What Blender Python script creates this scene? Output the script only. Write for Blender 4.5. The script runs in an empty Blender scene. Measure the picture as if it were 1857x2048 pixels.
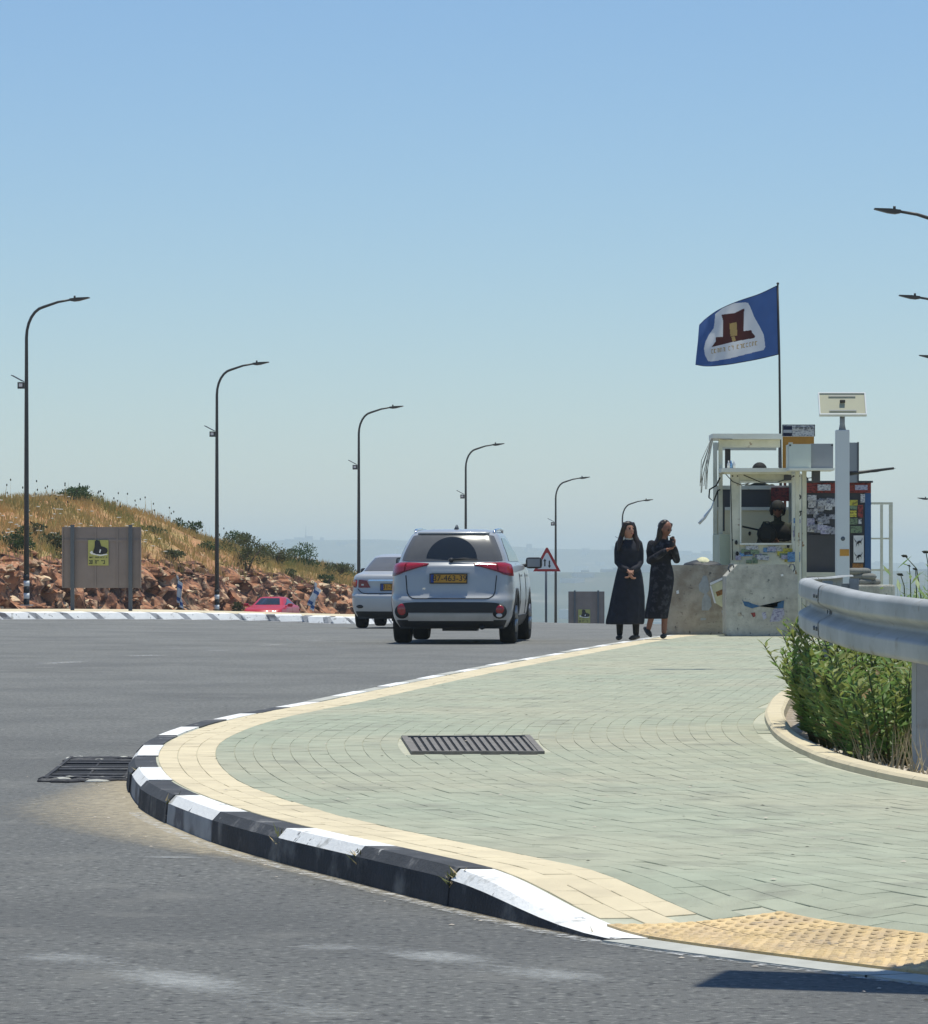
import bpy, bmesh, math, random
from mathutils import Vector, Matrix, noise
random.seed(7)
R = math.radians
scene = bpy.context.scene
COL = scene.collection
# ------------------------------------------------------------------ camera, sky, sun, exposure
F, CX, YH, EYE = 7800.0, 928.5, 1133.0, 1.12          # focal length, centre and horizon in photo pixels, eye height in metres
cam_d = bpy.data.cameras.new('camera')
cam = bpy.data.objects.new('camera', cam_d); COL.objects.link(cam)
cam.location = (0, 0, EYE); cam.rotation_euler = (R(90), 0, 0)
cam_d.sensor_fit = 'HORIZONTAL'; cam_d.sensor_width = 36
cam_d.lens = 36 * F / 1857
cam_d.shift_y = (YH - 1024) / 1857
cam_d.clip_start = 0.5; cam_d.clip_end = 40000
scene.camera = cam
SUN = Vector((0.105, 0.10, 0.985)).normalized()
world = bpy.data.worlds.new('World'); scene.world = world; world.use_nodes = True
wn = world.node_tree; bg = wn.nodes['Background']
sky = wn.nodes.new('ShaderNodeTexSky'); sky.sky_type = 'NISHITA'; sky.sun_disc = False
sky.sun_elevation = math.asin(SUN.z); sky.sun_rotation = math.atan2(SUN.x, SUN.y)
sky.altitude = 2000; sky.air_density = 1.45; sky.dust_density = 0.0; sky.ozone_density = 10.0
wn.links.new(sky.outputs[0], bg.inputs[0]); bg.inputs[1].default_value = 0.110
sl = bpy.data.lights.new('sun', 'SUN'); sl.energy = 4.2; sl.angle = R(0.53); sl.color = (1, 0.965, 0.86)
so = bpy.data.objects.new('sun', sl); COL.objects.link(so); so.rotation_euler = SUN.to_track_quat('Z', 'Y').to_euler()
scene.view_settings.view_transform = 'Standard'; scene.view_settings.look = 'None'
scene.view_settings.exposure = 0.05; scene.view_settings.gamma = 1.0
scene.render.engine = 'CYCLES'
scene.cycles.use_denoising = True
scene.cycles.max_bounces = 6; scene.cycles.volume_bounces = 1; scene.cycles.transparent_max_bounces = 12

# ------------------------------------------------------------------ helpers
def g(px, py, z=0.0):                      # a photo pixel on the level z -> where it stands
    Y = F * (EYE - z) / (py - YH); return ((px - CX) * Y / F, Y)
def at(px, py, Y):                         # a photo pixel at distance Y -> point
    return Vector(((px - CX) * Y / F, Y, EYE - (py - YH) * Y / F))
def cr(tab, x):                            # Catmull-Rom through a table of (x, y...)
    n = len(tab)
    if x <= tab[0][0]: i = 0
    elif x >= tab[-1][0]: i = n - 2
    else:
        i = 0
        while tab[i + 1][0] < x: i += 1
    a, b = tab[i], tab[i + 1]
    p, q = tab[max(i - 1, 0)], tab[min(i + 2, n - 1)]
    h = b[0] - a[0]; t = (x - a[0]) / h
    if x <= tab[0][0] or x >= tab[-1][0]:
        t = min(max(t, -0.0), 1.0)
    out = []
    for k in range(1, len(a)):
        def sl_(u, v): return (v[k] - u[k]) / (v[0] - u[0]) if v[0] != u[0] else 0
        m0 = sl_(p, b); m1 = sl_(a, q); d = sl_(a, b)
        if d == 0: m0 = m1 = 0
        else:
            m0 = d * min(max(m0 / d, 0), 2.5) if True else m0
            m1 = d * min(max(m1 / d, 0), 2.5)
        t2, t3 = t * t, t * t * t
        out.append((2*t3-3*t2+1)*a[k] + (t3-2*t2+t)*h*m0 + (-2*t3+3*t2)*b[k] + (t3-t2)*h*m1)
    return out[0] if len(out) == 1 else out
def sm(a, b, x):
    t = min(max((x - a) / (b - a), 0), 1); return t*t*(3-2*t)
def fbm(x, y, z=0.0, o=4):
    v, a = 0, 0.5
    for i in range(o):
        v += a * noise.noise(Vector((x, y, z))); x *= 2.03; y *= 2.03; z *= 2.03; a *= 0.5
    return v

class MB:
    """collects geometry for ONE mesh object"""
    def __init__(s): s.v = []; s.f = []; s.m = []; s.s = []
    def add(s, vs, fs, mi=0, smooth=False):
        o = len(s.v); s.v += [tuple(p) for p in vs]
        for f in fs: s.f.append(tuple(i + o for i in f)); s.m.append(mi); s.s.append(smooth)
        return s
    def box(s, c, d, mi=0, rz=0.0, M=None, bev=0.0):
        x, y, z = d[0]/2, d[1]/2, d[2]/2
        if bev:
            b = bev; vs = []; 
            bm = bmesh.new(); bmesh.ops.create_cube(bm, size=1)
            for v in bm.verts: v.co = Vector((v.co.x*d[0], v.co.y*d[1], v.co.z*d[2]))
            bmesh.ops.bevel(bm, geom=bm.edges[:], offset=b, segments=2, profile=0.6, affect='EDGES')
            bm.verts.index_update(); vs = [v.co.copy() for v in bm.verts]; fs = [[v.index for v in f.verts] for f in bm.faces]; bm.free()
        else:
            vs = [Vector((sx*x, sy*y, sz*z)) for sz in (-1, 1) for sy in (-1, 1) for sx in (-1, 1)]
            fs = [(0,2,3,1),(4,5,7,6),(0,1,5,4),(2,6,7,3),(0,4,6,2),(1,3,7,5)]
        T = Matrix.Translation(Vector(c)) @ (M if M else Matrix.Rotation(rz, 4, 'Z'))
        return s.add([T @ v for v in vs], fs, mi)
    def tube(s, pts, rad, n=8, mi=0, smooth=True, cap=True, sq=(1, 1)):
        pts = [Vector(p) for p in pts]
        if not isinstance(rad, (list, tuple)): rad = [rad] * len(pts)
        vs = []; up = None
        for i, p in enumerate(pts):
            d = (pts[min(i+1, len(pts)-1)] - pts[max(i-1, 0)]).normalized()
            if up is None: up = Vector((0, 0, 1)) if abs(d.z) < 0.9 else Vector((1, 0, 0))
            a = d.cross(up)
            if a.length < 1e-5: a = d.cross(Vector((0, 1, 0)))
            a.normalize(); b = a.cross(d).normalized(); up = b
            for k in range(n):
                t = 2*math.pi*k/n
                vs.append(p + a*math.cos(t)*rad[i]*sq[0] + b*math.sin(t)*rad[i]*sq[1])
        fs = []
        for i in range(len(pts)-1):
            for k in range(n):
                fs.append((i*n+k, i*n+(k+1) % n, (i+1)*n+(k+1) % n, (i+1)*n+k))
        if cap: fs.append(tuple(range(n))[::-1]); fs.append(tuple((len(pts)-1)*n+k for k in range(n)))
        return s.add(vs, fs, mi, smooth)
    def ball(s, c, r, n=10, m=6, mi=0, rot=None):
        if not isinstance(r, (tuple, list)): r = (r, r, r)
        vs = []; fs = []
        for j in range(m+1):
            ph = math.pi*j/m
            for k in range(n):
                t = 2*math.pi*k/n
                v = Vector((r[0]*math.sin(ph)*math.cos(t), r[1]*math.sin(ph)*math.sin(t), r[2]*math.cos(ph)))
                if rot: v = rot @ v
                vs.append(Vector(c)+v)
        for j in range(m):
            for k in range(n): fs.append((j*n+k, (j+1)*n+k, (j+1)*n+(k+1) % n, j*n+(k+1) % n))
        return s.add(vs, fs, mi, True)
    def prism(s, poly, d0, d1, mi=0, axis='z', mi_side=None):
        """polygon of (a, b) pushed from d0 to d1 along an axis; axis y: a = x, b = z"""
        def P(a, b, d): return {'z': (a, b, d), 'y': (a, d, b), 'x': (d, a, b)}[axis]
        n = len(poly)
        vs = [P(a, b, d0) for a, b in poly] + [P(a, b, d1) for a, b in poly]
        s.add(vs, [tuple(range(n))[::-1], tuple(range(n, 2*n))], mi)
        return s.add(vs, [(i, (i+1) % n, n+(i+1) % n, n+i) for i in range(n)], mi if mi_side is None else mi_side)
    def grid(s, rows, mi=0, smooth=True, closed=False):
        n = len(rows[0]); vs = [p for r in rows for p in r]; fs = []
        for i in range(len(rows)-1):
            for k in range(n if closed else n-1):
                fs.append((i*n+k, i*n+(k+1) % n, (i+1)*n+(k+1) % n, (i+1)*n+k))
        return s.add(vs, fs, mi, smooth)
    def mesh(s, name, mats):
        me = bpy.data.meshes.new(name); me.from_pydata(s.v, [], s.f)
        for m in (mats if isinstance(mats, (list, tuple)) else [mats]): me.materials.append(MATS[m] if isinstance(m, str) else m)
        me.polygons.foreach_set('material_index', s.m); me.polygons.foreach_set('use_smooth', s.s)
        me.update(); return me
    def build(s, name, mats, parent=None, **kw):
        return link(name, s.mesh(name, mats), parent, **kw)
def link(name, me, parent=None, loc=None, rz=None, **kw):
    o = bpy.data.objects.new(name, me); COL.objects.link(o)
    if parent: o.parent = parent
    if loc is not None: o.location = loc
    if rz is not None: o.rotation_euler.z = rz
    for k, v in kw.items():
        if v is not None: o[{'cat': 'category'}.get(k, k)] = v
    return o
def thing(name, label, cat, loc=(0, 0, 0), rz=0.0, group=None):
    return link(name, None, None, loc, rz, label=label, cat=cat, group=group)
def copy_tree(o, parent=None):
    c = o.copy(); COL.objects.link(c)
    if parent: c.parent = parent
    for ch in list(o.children): copy_tree(ch, c)
    return c
def remesh(o, voxel, it=3):
    m = o.modifiers.new('r', 'REMESH'); m.mode = 'VOXEL'; m.voxel_size = voxel; m.use_smooth_shade = True
    s_ = o.modifiers.new('s', 'SMOOTH'); s_.iterations = it; s_.factor = 0.5
    dg = bpy.context.evaluated_depsgraph_get(); dg.update()
    me = bpy.data.meshes.new_from_object(o.evaluated_get(dg))
    mats = list(o.data.materials); o.modifiers.clear(); o.data = me
    me.materials.clear()
    for x in mats: me.materials.append(x)
    me.polygons.foreach_set('use_smooth', [True]*len(me.polygons)); me.polygons.foreach_set('material_index', [0]*len(me.polygons))
    return o

# ------------------------------------------------------------------ materials
MATS = {}
def lin(c):
    return tuple(((x/255)/12.92 if x/255 <= 0.04045 else ((x/255+0.055)/1.055)**2.4) for x in c) + (1,)
def M(name, base, rough=0.7, var=0.15, vs=3.0, bump=0.0, bs=40.0, metal=0.0, rnd=0.0, spec=0.4, coat=0.0, attr=None,
      c2=None, mixs=2.0, lo=0.45, hi=0.6, trl=0.0, em=None, stretch=None, c3=None, lo3=0.55, hi3=0.65, mixs3=9.0):
    m = bpy.data.materials.new(name); m.use_nodes = True; MATS[name] = m
    nt = m.node_tree; N = nt.nodes; L = nt.links; p = N['Principled BSDF']
    tc = N.new('ShaderNodeTexCoord'); vec = tc.outputs['Object']
    if stretch:
        mp = N.new('ShaderNodeMapping'); mp.inputs['Scale'].default_value = stretch; L.new(vec, mp.inputs[0]); vec = mp.outputs[0]
    def nz(sc, det=5):
        t = N.new('ShaderNodeTexNoise'); t.inputs['Scale'].default_value = sc; t.inputs['Detail'].default_value = det
        t.inputs['Roughness'].default_value = 0.62; L.new(vec, t.inputs['Vector']); return t.outputs['Fac']
    def mr(src, a, b, c, d):
        t = N.new('ShaderNodeMapRange'); L.new(src, t.inputs[0])
        for i, x in enumerate((a, b, c, d)): t.inputs[i+1].default_value = x
        return t.outputs[0]
    col = N.new('ShaderNodeRGB'); col.outputs[0].default_value = (*base[:3], 1); cur = col.outputs[0]
    def mix(fac, c):
        t = N.new('ShaderNodeMix'); t.data_type = 'RGBA'; L.new(fac, t.inputs[0]); L.new(cur, t.inputs[6]); t.inputs[7].default_value = (*c[:3], 1); return t.outputs[2]
    if c2: cur = mix(mr(nz(mixs), lo, hi, 0, 1), c2)
    if c3: cur = mix(mr(nz(mixs3), lo3, hi3, 0, 1), c3)
    hv = N.new('ShaderNodeHueSaturation'); L.new(cur, hv.inputs['Color'])
    val = mr(nz(vs, 6), 0.25, 0.75, 1-var, 1+var)
    if rnd:
        oi = N.new('ShaderNodeObjectInfo'); a = N.new('ShaderNodeMath'); a.operation = 'MULTIPLY'
        L.new(val, a.inputs[0]); L.new(mr(oi.outputs['Random'], 0, 1, 1-rnd, 1+rnd), a.inputs[1]); val = a.outputs[0]
    if attr:
        at_ = N.new('ShaderNodeAttribute'); at_.attribute_name = attr; a = N.new('ShaderNodeMath'); a.operation = 'MULTIPLY'
        L.new(val, a.inputs[0]); L.new(mr(at_.outputs['Fac'], 0, 1, 0.955, 1.045), a.inputs[1]); val = a.outputs[0]
    L.new(val, hv.inputs['Value']); cur = hv.outputs[0]
    L.new(cur, p.inputs['Base Color'])
    p.inputs['Roughness'].default_value = rough; p.inputs['Metallic'].default_value = metal
    p.inputs['Specular IOR Level'].default_value = spec; p.inputs['Coat Weight'].default_value = coat; p.inputs['Coat Roughness'].default_value = 0.08
    if bump:
        b = N.new('ShaderNodeBump'); b.inputs['Strength'].default_value = min(1, bump); b.inputs['Distance'].default_value = 0.02 if bump <= 1 else 0.02*bump
        L.new(nz(bs, 8), b.inputs['Height']); L.new(b.outputs[0], p.inputs['Normal'])
    if trl:
        tr = N.new('ShaderNodeBsdfTranslucent'); L.new(cur, tr.inputs[0]); mx = N.new('ShaderNodeMixShader'); mx.inputs[0].default_value = trl
        L.new(p.outputs[0], mx.inputs[1]); L.new(tr.outputs[0], mx.inputs[2]); L.new(mx.outputs[0], N['Material Output'].inputs[0])
    return m

M('concrete', (0.52, 0.50, 0.42), 0.9, 0.25, 6, 0.6, 40, c2=(0.39, 0.37, 0.31), mixs=2.6, c3=(0.20, 0.20, 0.18), mixs3=16, lo3=.60, hi3=.68)
M('concrete_brown', (0.43, 0.38, 0.295), 0.9, 0.28, 4, 0.6, 40, c2=(0.30, 0.25, 0.185), mixs=2.4, c3=(0.13, 0.12, 0.10), mixs3=14, lo3=.60, hi3=.68)
M('cream_paver', (0.66, 0.57, 0.385), 0.88, 0.09, 6, 0.25, 120, attr='tint', rnd=0.03, c2=(0.57, 0.49, 0.335), mixs=1.4, lo=.5, hi=.7)
M('green_paver', (0.352, 0.382, 0.285), 0.9, 0.13, 5.0, 0.35, 120, attr='tint', rnd=0.03, c2=(0.40, 0.395, 0.29), mixs=0.35, lo=.40, hi=.65, c3=(0.27, 0.275, 0.215), mixs3=2.6, lo3=.54, hi3=.74)
M('joint_sand', (0.46, 0.46, 0.35), 0.95, 0.2, 9, 0.3, 80)
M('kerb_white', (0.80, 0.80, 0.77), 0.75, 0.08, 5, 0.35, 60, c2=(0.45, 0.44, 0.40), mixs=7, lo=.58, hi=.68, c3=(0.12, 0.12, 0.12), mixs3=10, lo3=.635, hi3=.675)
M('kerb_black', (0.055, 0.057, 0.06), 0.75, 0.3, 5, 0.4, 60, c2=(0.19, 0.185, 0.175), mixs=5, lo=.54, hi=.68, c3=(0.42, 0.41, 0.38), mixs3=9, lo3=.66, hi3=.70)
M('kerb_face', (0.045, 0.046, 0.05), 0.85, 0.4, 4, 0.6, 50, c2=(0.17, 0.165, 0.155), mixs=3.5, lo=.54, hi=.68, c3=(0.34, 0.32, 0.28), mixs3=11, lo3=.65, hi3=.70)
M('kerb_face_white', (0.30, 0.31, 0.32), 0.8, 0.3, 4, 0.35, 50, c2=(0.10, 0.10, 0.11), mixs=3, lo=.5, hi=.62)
M('kerb_pale', (0.45, 0.45, 0.40), 0.9, 0.2, 5, 0.3, 60)
M('tactile', (0.66, 0.49, 0.255), 0.85, 0.2, 9, 0.4, 90, rnd=0.08, c2=(0.50, 0.38, 0.24), mixs=5, lo=.44, hi=.66, c3=(0.30, 0.25, 0.19), mixs3=14, lo3=.60, hi3=.70)
M('cast_iron', (0.20, 0.185, 0.165), 0.75, 0.35, 12, 0.4, 60, metal=0.15)
M('pit_shade', (0.012, 0.012, 0.012), 0.9)  # near-black colour stands for the shade inside a drain
M('earth', (0.30, 0.20, 0.12), 0.95, 0.3, 0.4, 0.6, 6, c2=(0.22, 0.2, 0.09), mixs=0.12)
M('soil', (0.30, 0.25, 0.19), 0.95, 0.3, 8, 0.8, 30, c2=(0.45, 0.4, 0.33), mixs=14, lo=.55, hi=.6)
M('rock', (0.41, 0.20, 0.11), 0.95, 0.5, 2.6, 2.0, 5, c2=(0.60, 0.42, 0.27), mixs=0.9, lo=.46, hi=.62, rnd=0.4)
M('rock_cream', (0.68, 0.52, 0.33), 0.95, 0.25, 2, 1.0, 5, rnd=0.2, c2=(0.5, 0.27, 0.15), mixs=1.2, lo=.55, hi=.7)
M('slope', (0.40, 0.21, 0.10), 0.97, 0.4, 1.2, 2.0, 4, c2=(0.36, 0.26, 0.10), mixs=0.35, lo=.45, hi=.6)
M('rock_wall', (0.38, 0.175, 0.09), 0.97, 0.55, 1.8, 2.5, 3, c2=(0.10, 0.045, 0.03), mixs=1.6, lo=.44, hi=.54, c3=(0.58, 0.38, 0.23), mixs3=1.1, lo3=.56, hi3=.66)  # dark patches paint the shaded gaps between rocks into the colour
M('dry_grass', (0.60, 0.44, 0.17), 0.9, 0.35, 0.6, trl=0.3, c2=(0.30, 0.29, 0.09), mixs=0.35, lo=.47, hi=.62)
M('flower_white', (0.8, 0.8, 0.72), 0.8, trl=0.3)
M('seed_head', (0.05, 0.05, 0.035), 0.9)
M('leaf_dark', (0.055, 0.10, 0.03), 0.6, 0.45, 3.0, trl=0.3, rnd=0.15)
M('leaf_olive', (0.105, 0.12, 0.045), 0.7, 0.45, 3.0, trl=0.25, rnd=0.15)
M('leaf_yellow', (0.25, 0.29, 0.075), 0.55, 0.4, 9.0, trl=0.42)
M('leaf_dry', (0.30, 0.20, 0.10), 0.8, 0.4, 9.0, trl=0.3)
M('straw', (0.52, 0.42, 0.24), 0.9, 0.3, 5, trl=0.2)
M('leaf_bright', (0.17, 0.29, 0.075), 0.45, 0.5, 9.0, trl=0.42, c2=(0.22, 0.27, 0.07), mixs=12, lo=.5, hi=.68)
M('bark', (0.12, 0.09, 0.06), 0.9, 0.3, 20)
M('lamp_dark', (0.06, 0.057, 0.052), 0.45, 0.15, 3, metal=0.3)
M('paint_white', (0.78, 0.78, 0.75), 0.55, 0.08, 8)
M('paint_black', (0.02, 0.02, 0.022), 0.5)
M('galv', (0.40, 0.415, 0.41), 0.7, 0.16, 2.5, 0.08, 60, metal=0.12, c2=(0.33, 0.345, 0.34), mixs=1.6, c3=(0.26, 0.25, 0.22), mixs3=7, lo3=.6, hi3=.72)
M('sign_back', (0.25, 0.205, 0.18), 0.6, 0.12, 2, metal=0.1)
M('sign_post', (0.10, 0.115, 0.13), 0.6, 0.1, metal=0.1)
M('red_paint', (0.42, 0.02, 0.02), 0.45)
M('panel_back', (0.40, 0.40, 0.28), 0.6, 0.08, 3)
M('yellow_print', (0.42, 0.41, 0.12), 0.6)
M('cream_metal', (0.72, 0.70, 0.55), 0.55, 0.15, 2.5, 0.1, 20, c2=(0.58, 0.57, 0.42), mixs=1.6, c3=(0.24, 0.13, 0.05), lo3=.64, hi3=.70, mixs3=6)
M('cream_light', (0.80, 0.79, 0.67), 0.5, 0.1, 3)
M('cream_inner', (0.85, 0.77, 0.50), 0.6, 0.1, 3)
M('green_metal', (0.44, 0.48, 0.34), 0.55, 0.12, 2)
M('pale_panel', (0.58, 0.64, 0.56), 0.5, 0.08, 3)
M('grey_panel', (0.30, 0.32, 0.33), 0.5, 0.08, 2)
M('post_white', (0.60, 0.63, 0.63), 0.4, 0.05, 2)
M('dark_panel', (0.065, 0.065, 0.07), 0.6, 0.12, 3)
M('blue_paint', (0.035, 0.11, 0.26), 0.5, 0.15, 3)
M('orange_board', (0.50, 0.24, 0.035), 0.6, 0.2, 4)
M('wood_dark', (0.16, 0.05, 0.035), 0.7)
M('flag_blue', (0.055, 0.12, 0.31), 0.7, 0.1, 4, trl=0.38)
M('flag_white', (0.66, 0.68, 0.70), 0.7, 0.05, 4, trl=0.38)
M('flag_brown', (0.075, 0.02, 0.02), 0.7, 0.1, trl=0.3)
M('flag_gold', (0.42, 0.29, 0.11), 0.7, 0.1, trl=0.3)
M('flag_hem', (0.015, 0.02, 0.05), 0.8)
M('car_silver', (0.40, 0.41, 0.41), 0.32, 0.05, 3, metal=0.15, coat=0.5, spec=0.5)
M('car_silver_warm', (0.45, 0.46, 0.46), 0.32, 0.05, 3, metal=0.15, coat=0.5)
M('car_red', (0.46, 0.012, 0.025), 0.4, 0.02, coat=0.3)
M('seam', (0.015, 0.015, 0.018), 0.7)
M('plastic_black', (0.022, 0.023, 0.026), 0.55)
M('rubber', (0.012, 0.012, 0.012), 0.85, bump=0.3, bs=60)
M('rim', (0.35, 0.36, 0.37), 0.35, metal=0.8)
M('glass_dusty', (0.12, 0.118, 0.112), 0.22, 0.12, 4, spec=0.5, coat=0.35)
M('glass_dark', (0.015, 0.018, 0.02), 0.06, 0.02, spec=0.7)
M('chrome', (0.75, 0.76, 0.78), 0.15, metal=1.0)
M('skid', (0.42, 0.42, 0.41), 0.4, metal=0.4)
M('lamp_red', (0.33, 0.008, 0.012), 0.12, 0.1, 6, spec=0.6, coat=0.8)
M('lamp_red_dark', (0.20, 0.008, 0.012), 0.2, coat=0.3)
M('lamp_clear', (0.6, 0.58, 0.55), 0.15, coat=0.8)
M('plate_yellow', (0.55, 0.27, 0.03), 0.5)
M('plate_blue', (0.03, 0.06, 0.25), 0.5)
M('dress', (0.011, 0.0125, 0.021), 0.85, 0.4, 12, 0.6, 25)
M('dress_print', (0.010, 0.010, 0.015), 0.9, 0.3, 12, 0.5, 25, c2=(0.045, 0.045, 0.055), mixs=14, lo=.52, hi=.62)
M('hair', (0.022, 0.013, 0.009), 0.42, 0.3, 30, stretch=(6, 6, 1))
M('skin', (0.40, 0.20, 0.13), 0.55, 0.08, 20)
M('skin_tan', (0.26, 0.11, 0.065), 0.55, 0.08, 20)
M('legging', (0.01, 0.01, 0.012), 0.9)
M('shoe', (0.03, 0.025, 0.02), 0.6)
M('eye', (0.01, 0.008, 0.007), 0.3)
M('lips', (0.30, 0.10, 0.08), 0.5)
M('collar', (0.5, 0.47, 0.38), 0.8)
M('uniform', (0.035, 0.04, 0.025), 0.9, 0.2, 12)
M('gear', (0.012, 0.013, 0.012), 0.8)
M('tarp', (0.03, 0.035, 0.04), 0.6, 0.4, 6, 0.4, 12)
M('cloth_yellow', (0.62, 0.6, 0.38), 0.9, 0.2, 6)
M('sandbag', (0.20, 0.20, 0.18), 0.95, 0.25, 6, 0.5, 120)
M('rope', (0.3, 0.29, 0.24), 0.9)
M('gravel', (0.5, 0.44, 0.36), 0.9, 0.3, 30)
M('paint_blue_spray', (0.05, 0.13, 0.24), 0.8, 0.3, 20)
M('spray_grey', (0.36, 0.38, 0.37), 0.8, 0.2, 15)
M('town', (0.6, 0.58, 0.54), 0.8)
def poster_mat(name, base, ink, s=1.0, lo=.52, hi=.56):
    return M(name, base, 0.65, 0.1, 10, c2=ink, mixs=24*s, lo=lo, hi=hi, stretch=(1, 1, 2.2), rnd=0.12)
poster_mat('poster_white', (0.62, 0.62, 0.60), (0.22, 0.22, 0.25)); poster_mat('poster_grey', (0.40, 0.41, 0.44), (0.14, 0.14, 0.17))
poster_mat('poster_yellow', (0.62, 0.55, 0.08), (0.25, 0.2, 0.05)); poster_mat('poster_red', (0.30, 0.055, 0.045), (0.1, 0.03, 0.03))
poster_mat('poster_green', (0.22, 0.30, 0.17), (0.1, 0.13, 0.09)); poster_mat('poster_blue', (0.16, 0.34, 0.56), (0.06, 0.12, 0.3))
poster_mat('poster_lilac', (0.48, 0.47, 0.56), (0.24, 0.22, 0.33)); poster_mat('poster_brown', (0.38, 0.17, 0.04), (0.14, 0.07, 0.03), 2)
poster_mat('poster_dark', (0.05, 0.05, 0.055), (0.16, 0.16, 0.17))

def asphalt():
    m = M('asphalt', (0.21, 0.212, 0.198), 0.9, 0.10, 0.35, 0.9, 170)
    nt = m.node_tree; N = nt.nodes; L = nt.links; p = N['Principled BSDF']
    cur = p.inputs['Base Color'].links[0].from_socket
    tc = N.new('ShaderNodeTexCoord')
    def nz(sc, d=4):
        t = N.new('ShaderNodeTexNoise'); t.inputs['Scale'].default_value = sc; t.inputs['Detail'].default_value = d; L.new(tc.outputs['Object'], t.inputs[0]); return t.outputs['Fac']
    def mr(s, a, b, c, d):
        t = N.new('ShaderNodeMapRange'); L.new(s, t.inputs[0])
        for i, x in enumerate((a, b, c, d)): t.inputs[i+1].default_value = x
        return t.outputs[0]
    def mth(op, a, b):
        t = N.new('ShaderNodeMath'); t.operation = op
        for i, x in enumerate((a, b)):
            if isinstance(x, (int, float)): t.inputs[i].default_value = x
            else: L.new(x, t.inputs[i])
        return t.outputs[0]
    def mix(fac, c):
        t = N.new('ShaderNodeMix'); t.data_type = 'RGBA'; L.new(fac, t.inputs[0]); L.new(cur, t.inputs[6]); t.inputs[7].default_value = (*c, 1); return t.outputs[2]
    cur = mix(mr(nz(34, 3), 0.54, 0.68, 0, 0.8), (0.40, 0.40, 0.36))        # pale stones in the tar
    cur = mix(mr(nz(27, 3), 0.54, 0.68, 0, 0.75), (0.055, 0.057, 0.058))
    cur = mix(mr(nz(0.55, 3), 0.42, 0.66, 0, 0.45), (0.13, 0.132, 0.128))
    cur = mix(mr(nz(2.3, 6), 0.56, 0.72, 0, 0.5), (0.30, 0.295, 0.265))
    L.new(cur, p.inputs['Base Color'])
asphalt()
def worn_paint():
    m = M('worn_paint', (0.75, 0.75, 0.72), 0.8); nt = m.node_tree; N = nt.nodes; L = nt.links
    tc = N.new('ShaderNodeTexCoord'); t = N.new('ShaderNodeTexNoise'); t.inputs['Scale'].default_value = 22; t.inputs['Detail'].default_value = 8; t.inputs['Roughness'].default_value = .75
    L.new(tc.outputs['Object'], t.inputs[0]); r = N.new('ShaderNodeMapRange'); L.new(t.outputs['Fac'], r.inputs[0])
    for i, x in enumerate((0.46, 0.66, 0, 0.75)): r.inputs[i+1].default_value = x
    tr = N.new('ShaderNodeBsdfTransparent'); mx = N.new('ShaderNodeMixShader'); L.new(r.outputs[0], mx.inputs[0])
    L.new(tr.outputs[0], mx.inputs[1]); L.new(N['Principled BSDF'].outputs[0], mx.inputs[2]); L.new(mx.outputs[0], N['Material Output'].inputs[0])
worn_paint()
def cover_mat(name, col, sc, a, b, amt):
    m = M(name, col, 0.95, 0.2, 14, 0.3, 80); nt = m.node_tree; N = nt.nodes; L = nt.links
    tc = N.new('ShaderNodeTexCoord'); t = N.new('ShaderNodeTexNoise'); t.inputs['Scale'].default_value = sc; t.inputs['Detail'].default_value = 9; t.inputs['Roughness'].default_value = .8
    L.new(tc.outputs['Object'], t.inputs[0]); at_ = N.new('ShaderNodeAttribute'); at_.attribute_name = 'cover'; s_ = N.new('ShaderNodeMath'); s_.operation = 'ADD'; L.new(t.outputs['Fac'], s_.inputs[0]); L.new(at_.outputs['Fac'], s_.inputs[1])
    r = N.new('ShaderNodeMapRange'); L.new(s_.outputs[0], r.inputs[0])
    for i, x in enumerate((a, b, 0, amt)): r.inputs[i+1].default_value = x
    tr = N.new('ShaderNodeBsdfTransparent'); mx = N.new('ShaderNodeMixShader'); L.new(r.outputs[0], mx.inputs[0])
    L.new(tr.outputs[0], mx.inputs[1]); L.new(N['Principled BSDF'].outputs[0], mx.inputs[2]); L.new(mx.outputs[0], N['Material Output'].inputs[0])
cover_mat('sand', (0.52, 0.45, 0.32), 17, 0.74, 1.2, 0.75)
cover_mat('smear', (0.62, 0.64, 0.62), 26, 0.64, 1.15, 0.5)
def hills_mat():
    m = M('ground_far', (0.07, 0.075, 0.045), 0.95, 0.4, 0.004, c2=(0.04, 0.055, 0.03), mixs=0.006, lo=.45, hi=.55, c3=(0.16, 0.14, 0.10), mixs3=0.010, lo3=.60, hi3=.66)
hills_mat()
# ------------------------------------------------------------------ lie of the land
def Xp(Y): return -13.48 + 0.1825 * (Y - 120.1)          # the line of the left lamp posts
K = 1.49e-4
def zr(X, Y):                                            # height of the road: level here, falling away beyond the crest
    u = X - Xp(Y); Y0 = 77 - 26 * sm(9, 19, u)
    z = -K * max(0, Y - Y0) ** 2
    if Y > 300: z = -K * (300 - Y0) ** 2 - 2*K*(300-Y0)*(Y-300)*0.8
    z -= 0.65 * sm(92, 114, Y) * sm(-1.2, 1.8, u) * (1 - sm(12.5, 16, u))
    return z
CT = [(7.5, 3.6), (9, 2.35), (9.8, 1.72), (10.65, 1.10), (11.65, .42), (12.64, .014), (13.76, -.377), (14.88, -.757), (15.88, -1.05), (17.72, -1.45),
      (19.37, -1.67), (21, -1.80), (22.4, -1.835), (24.3, -1.76), (25.8, -1.62), (27.4, -1.40), (28.7, -1.20), (33.1, -.64), (37.5, -.05), (43.5, .83), (51.8, 2.1), (58, 3.15), (66, 4.6)]
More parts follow.
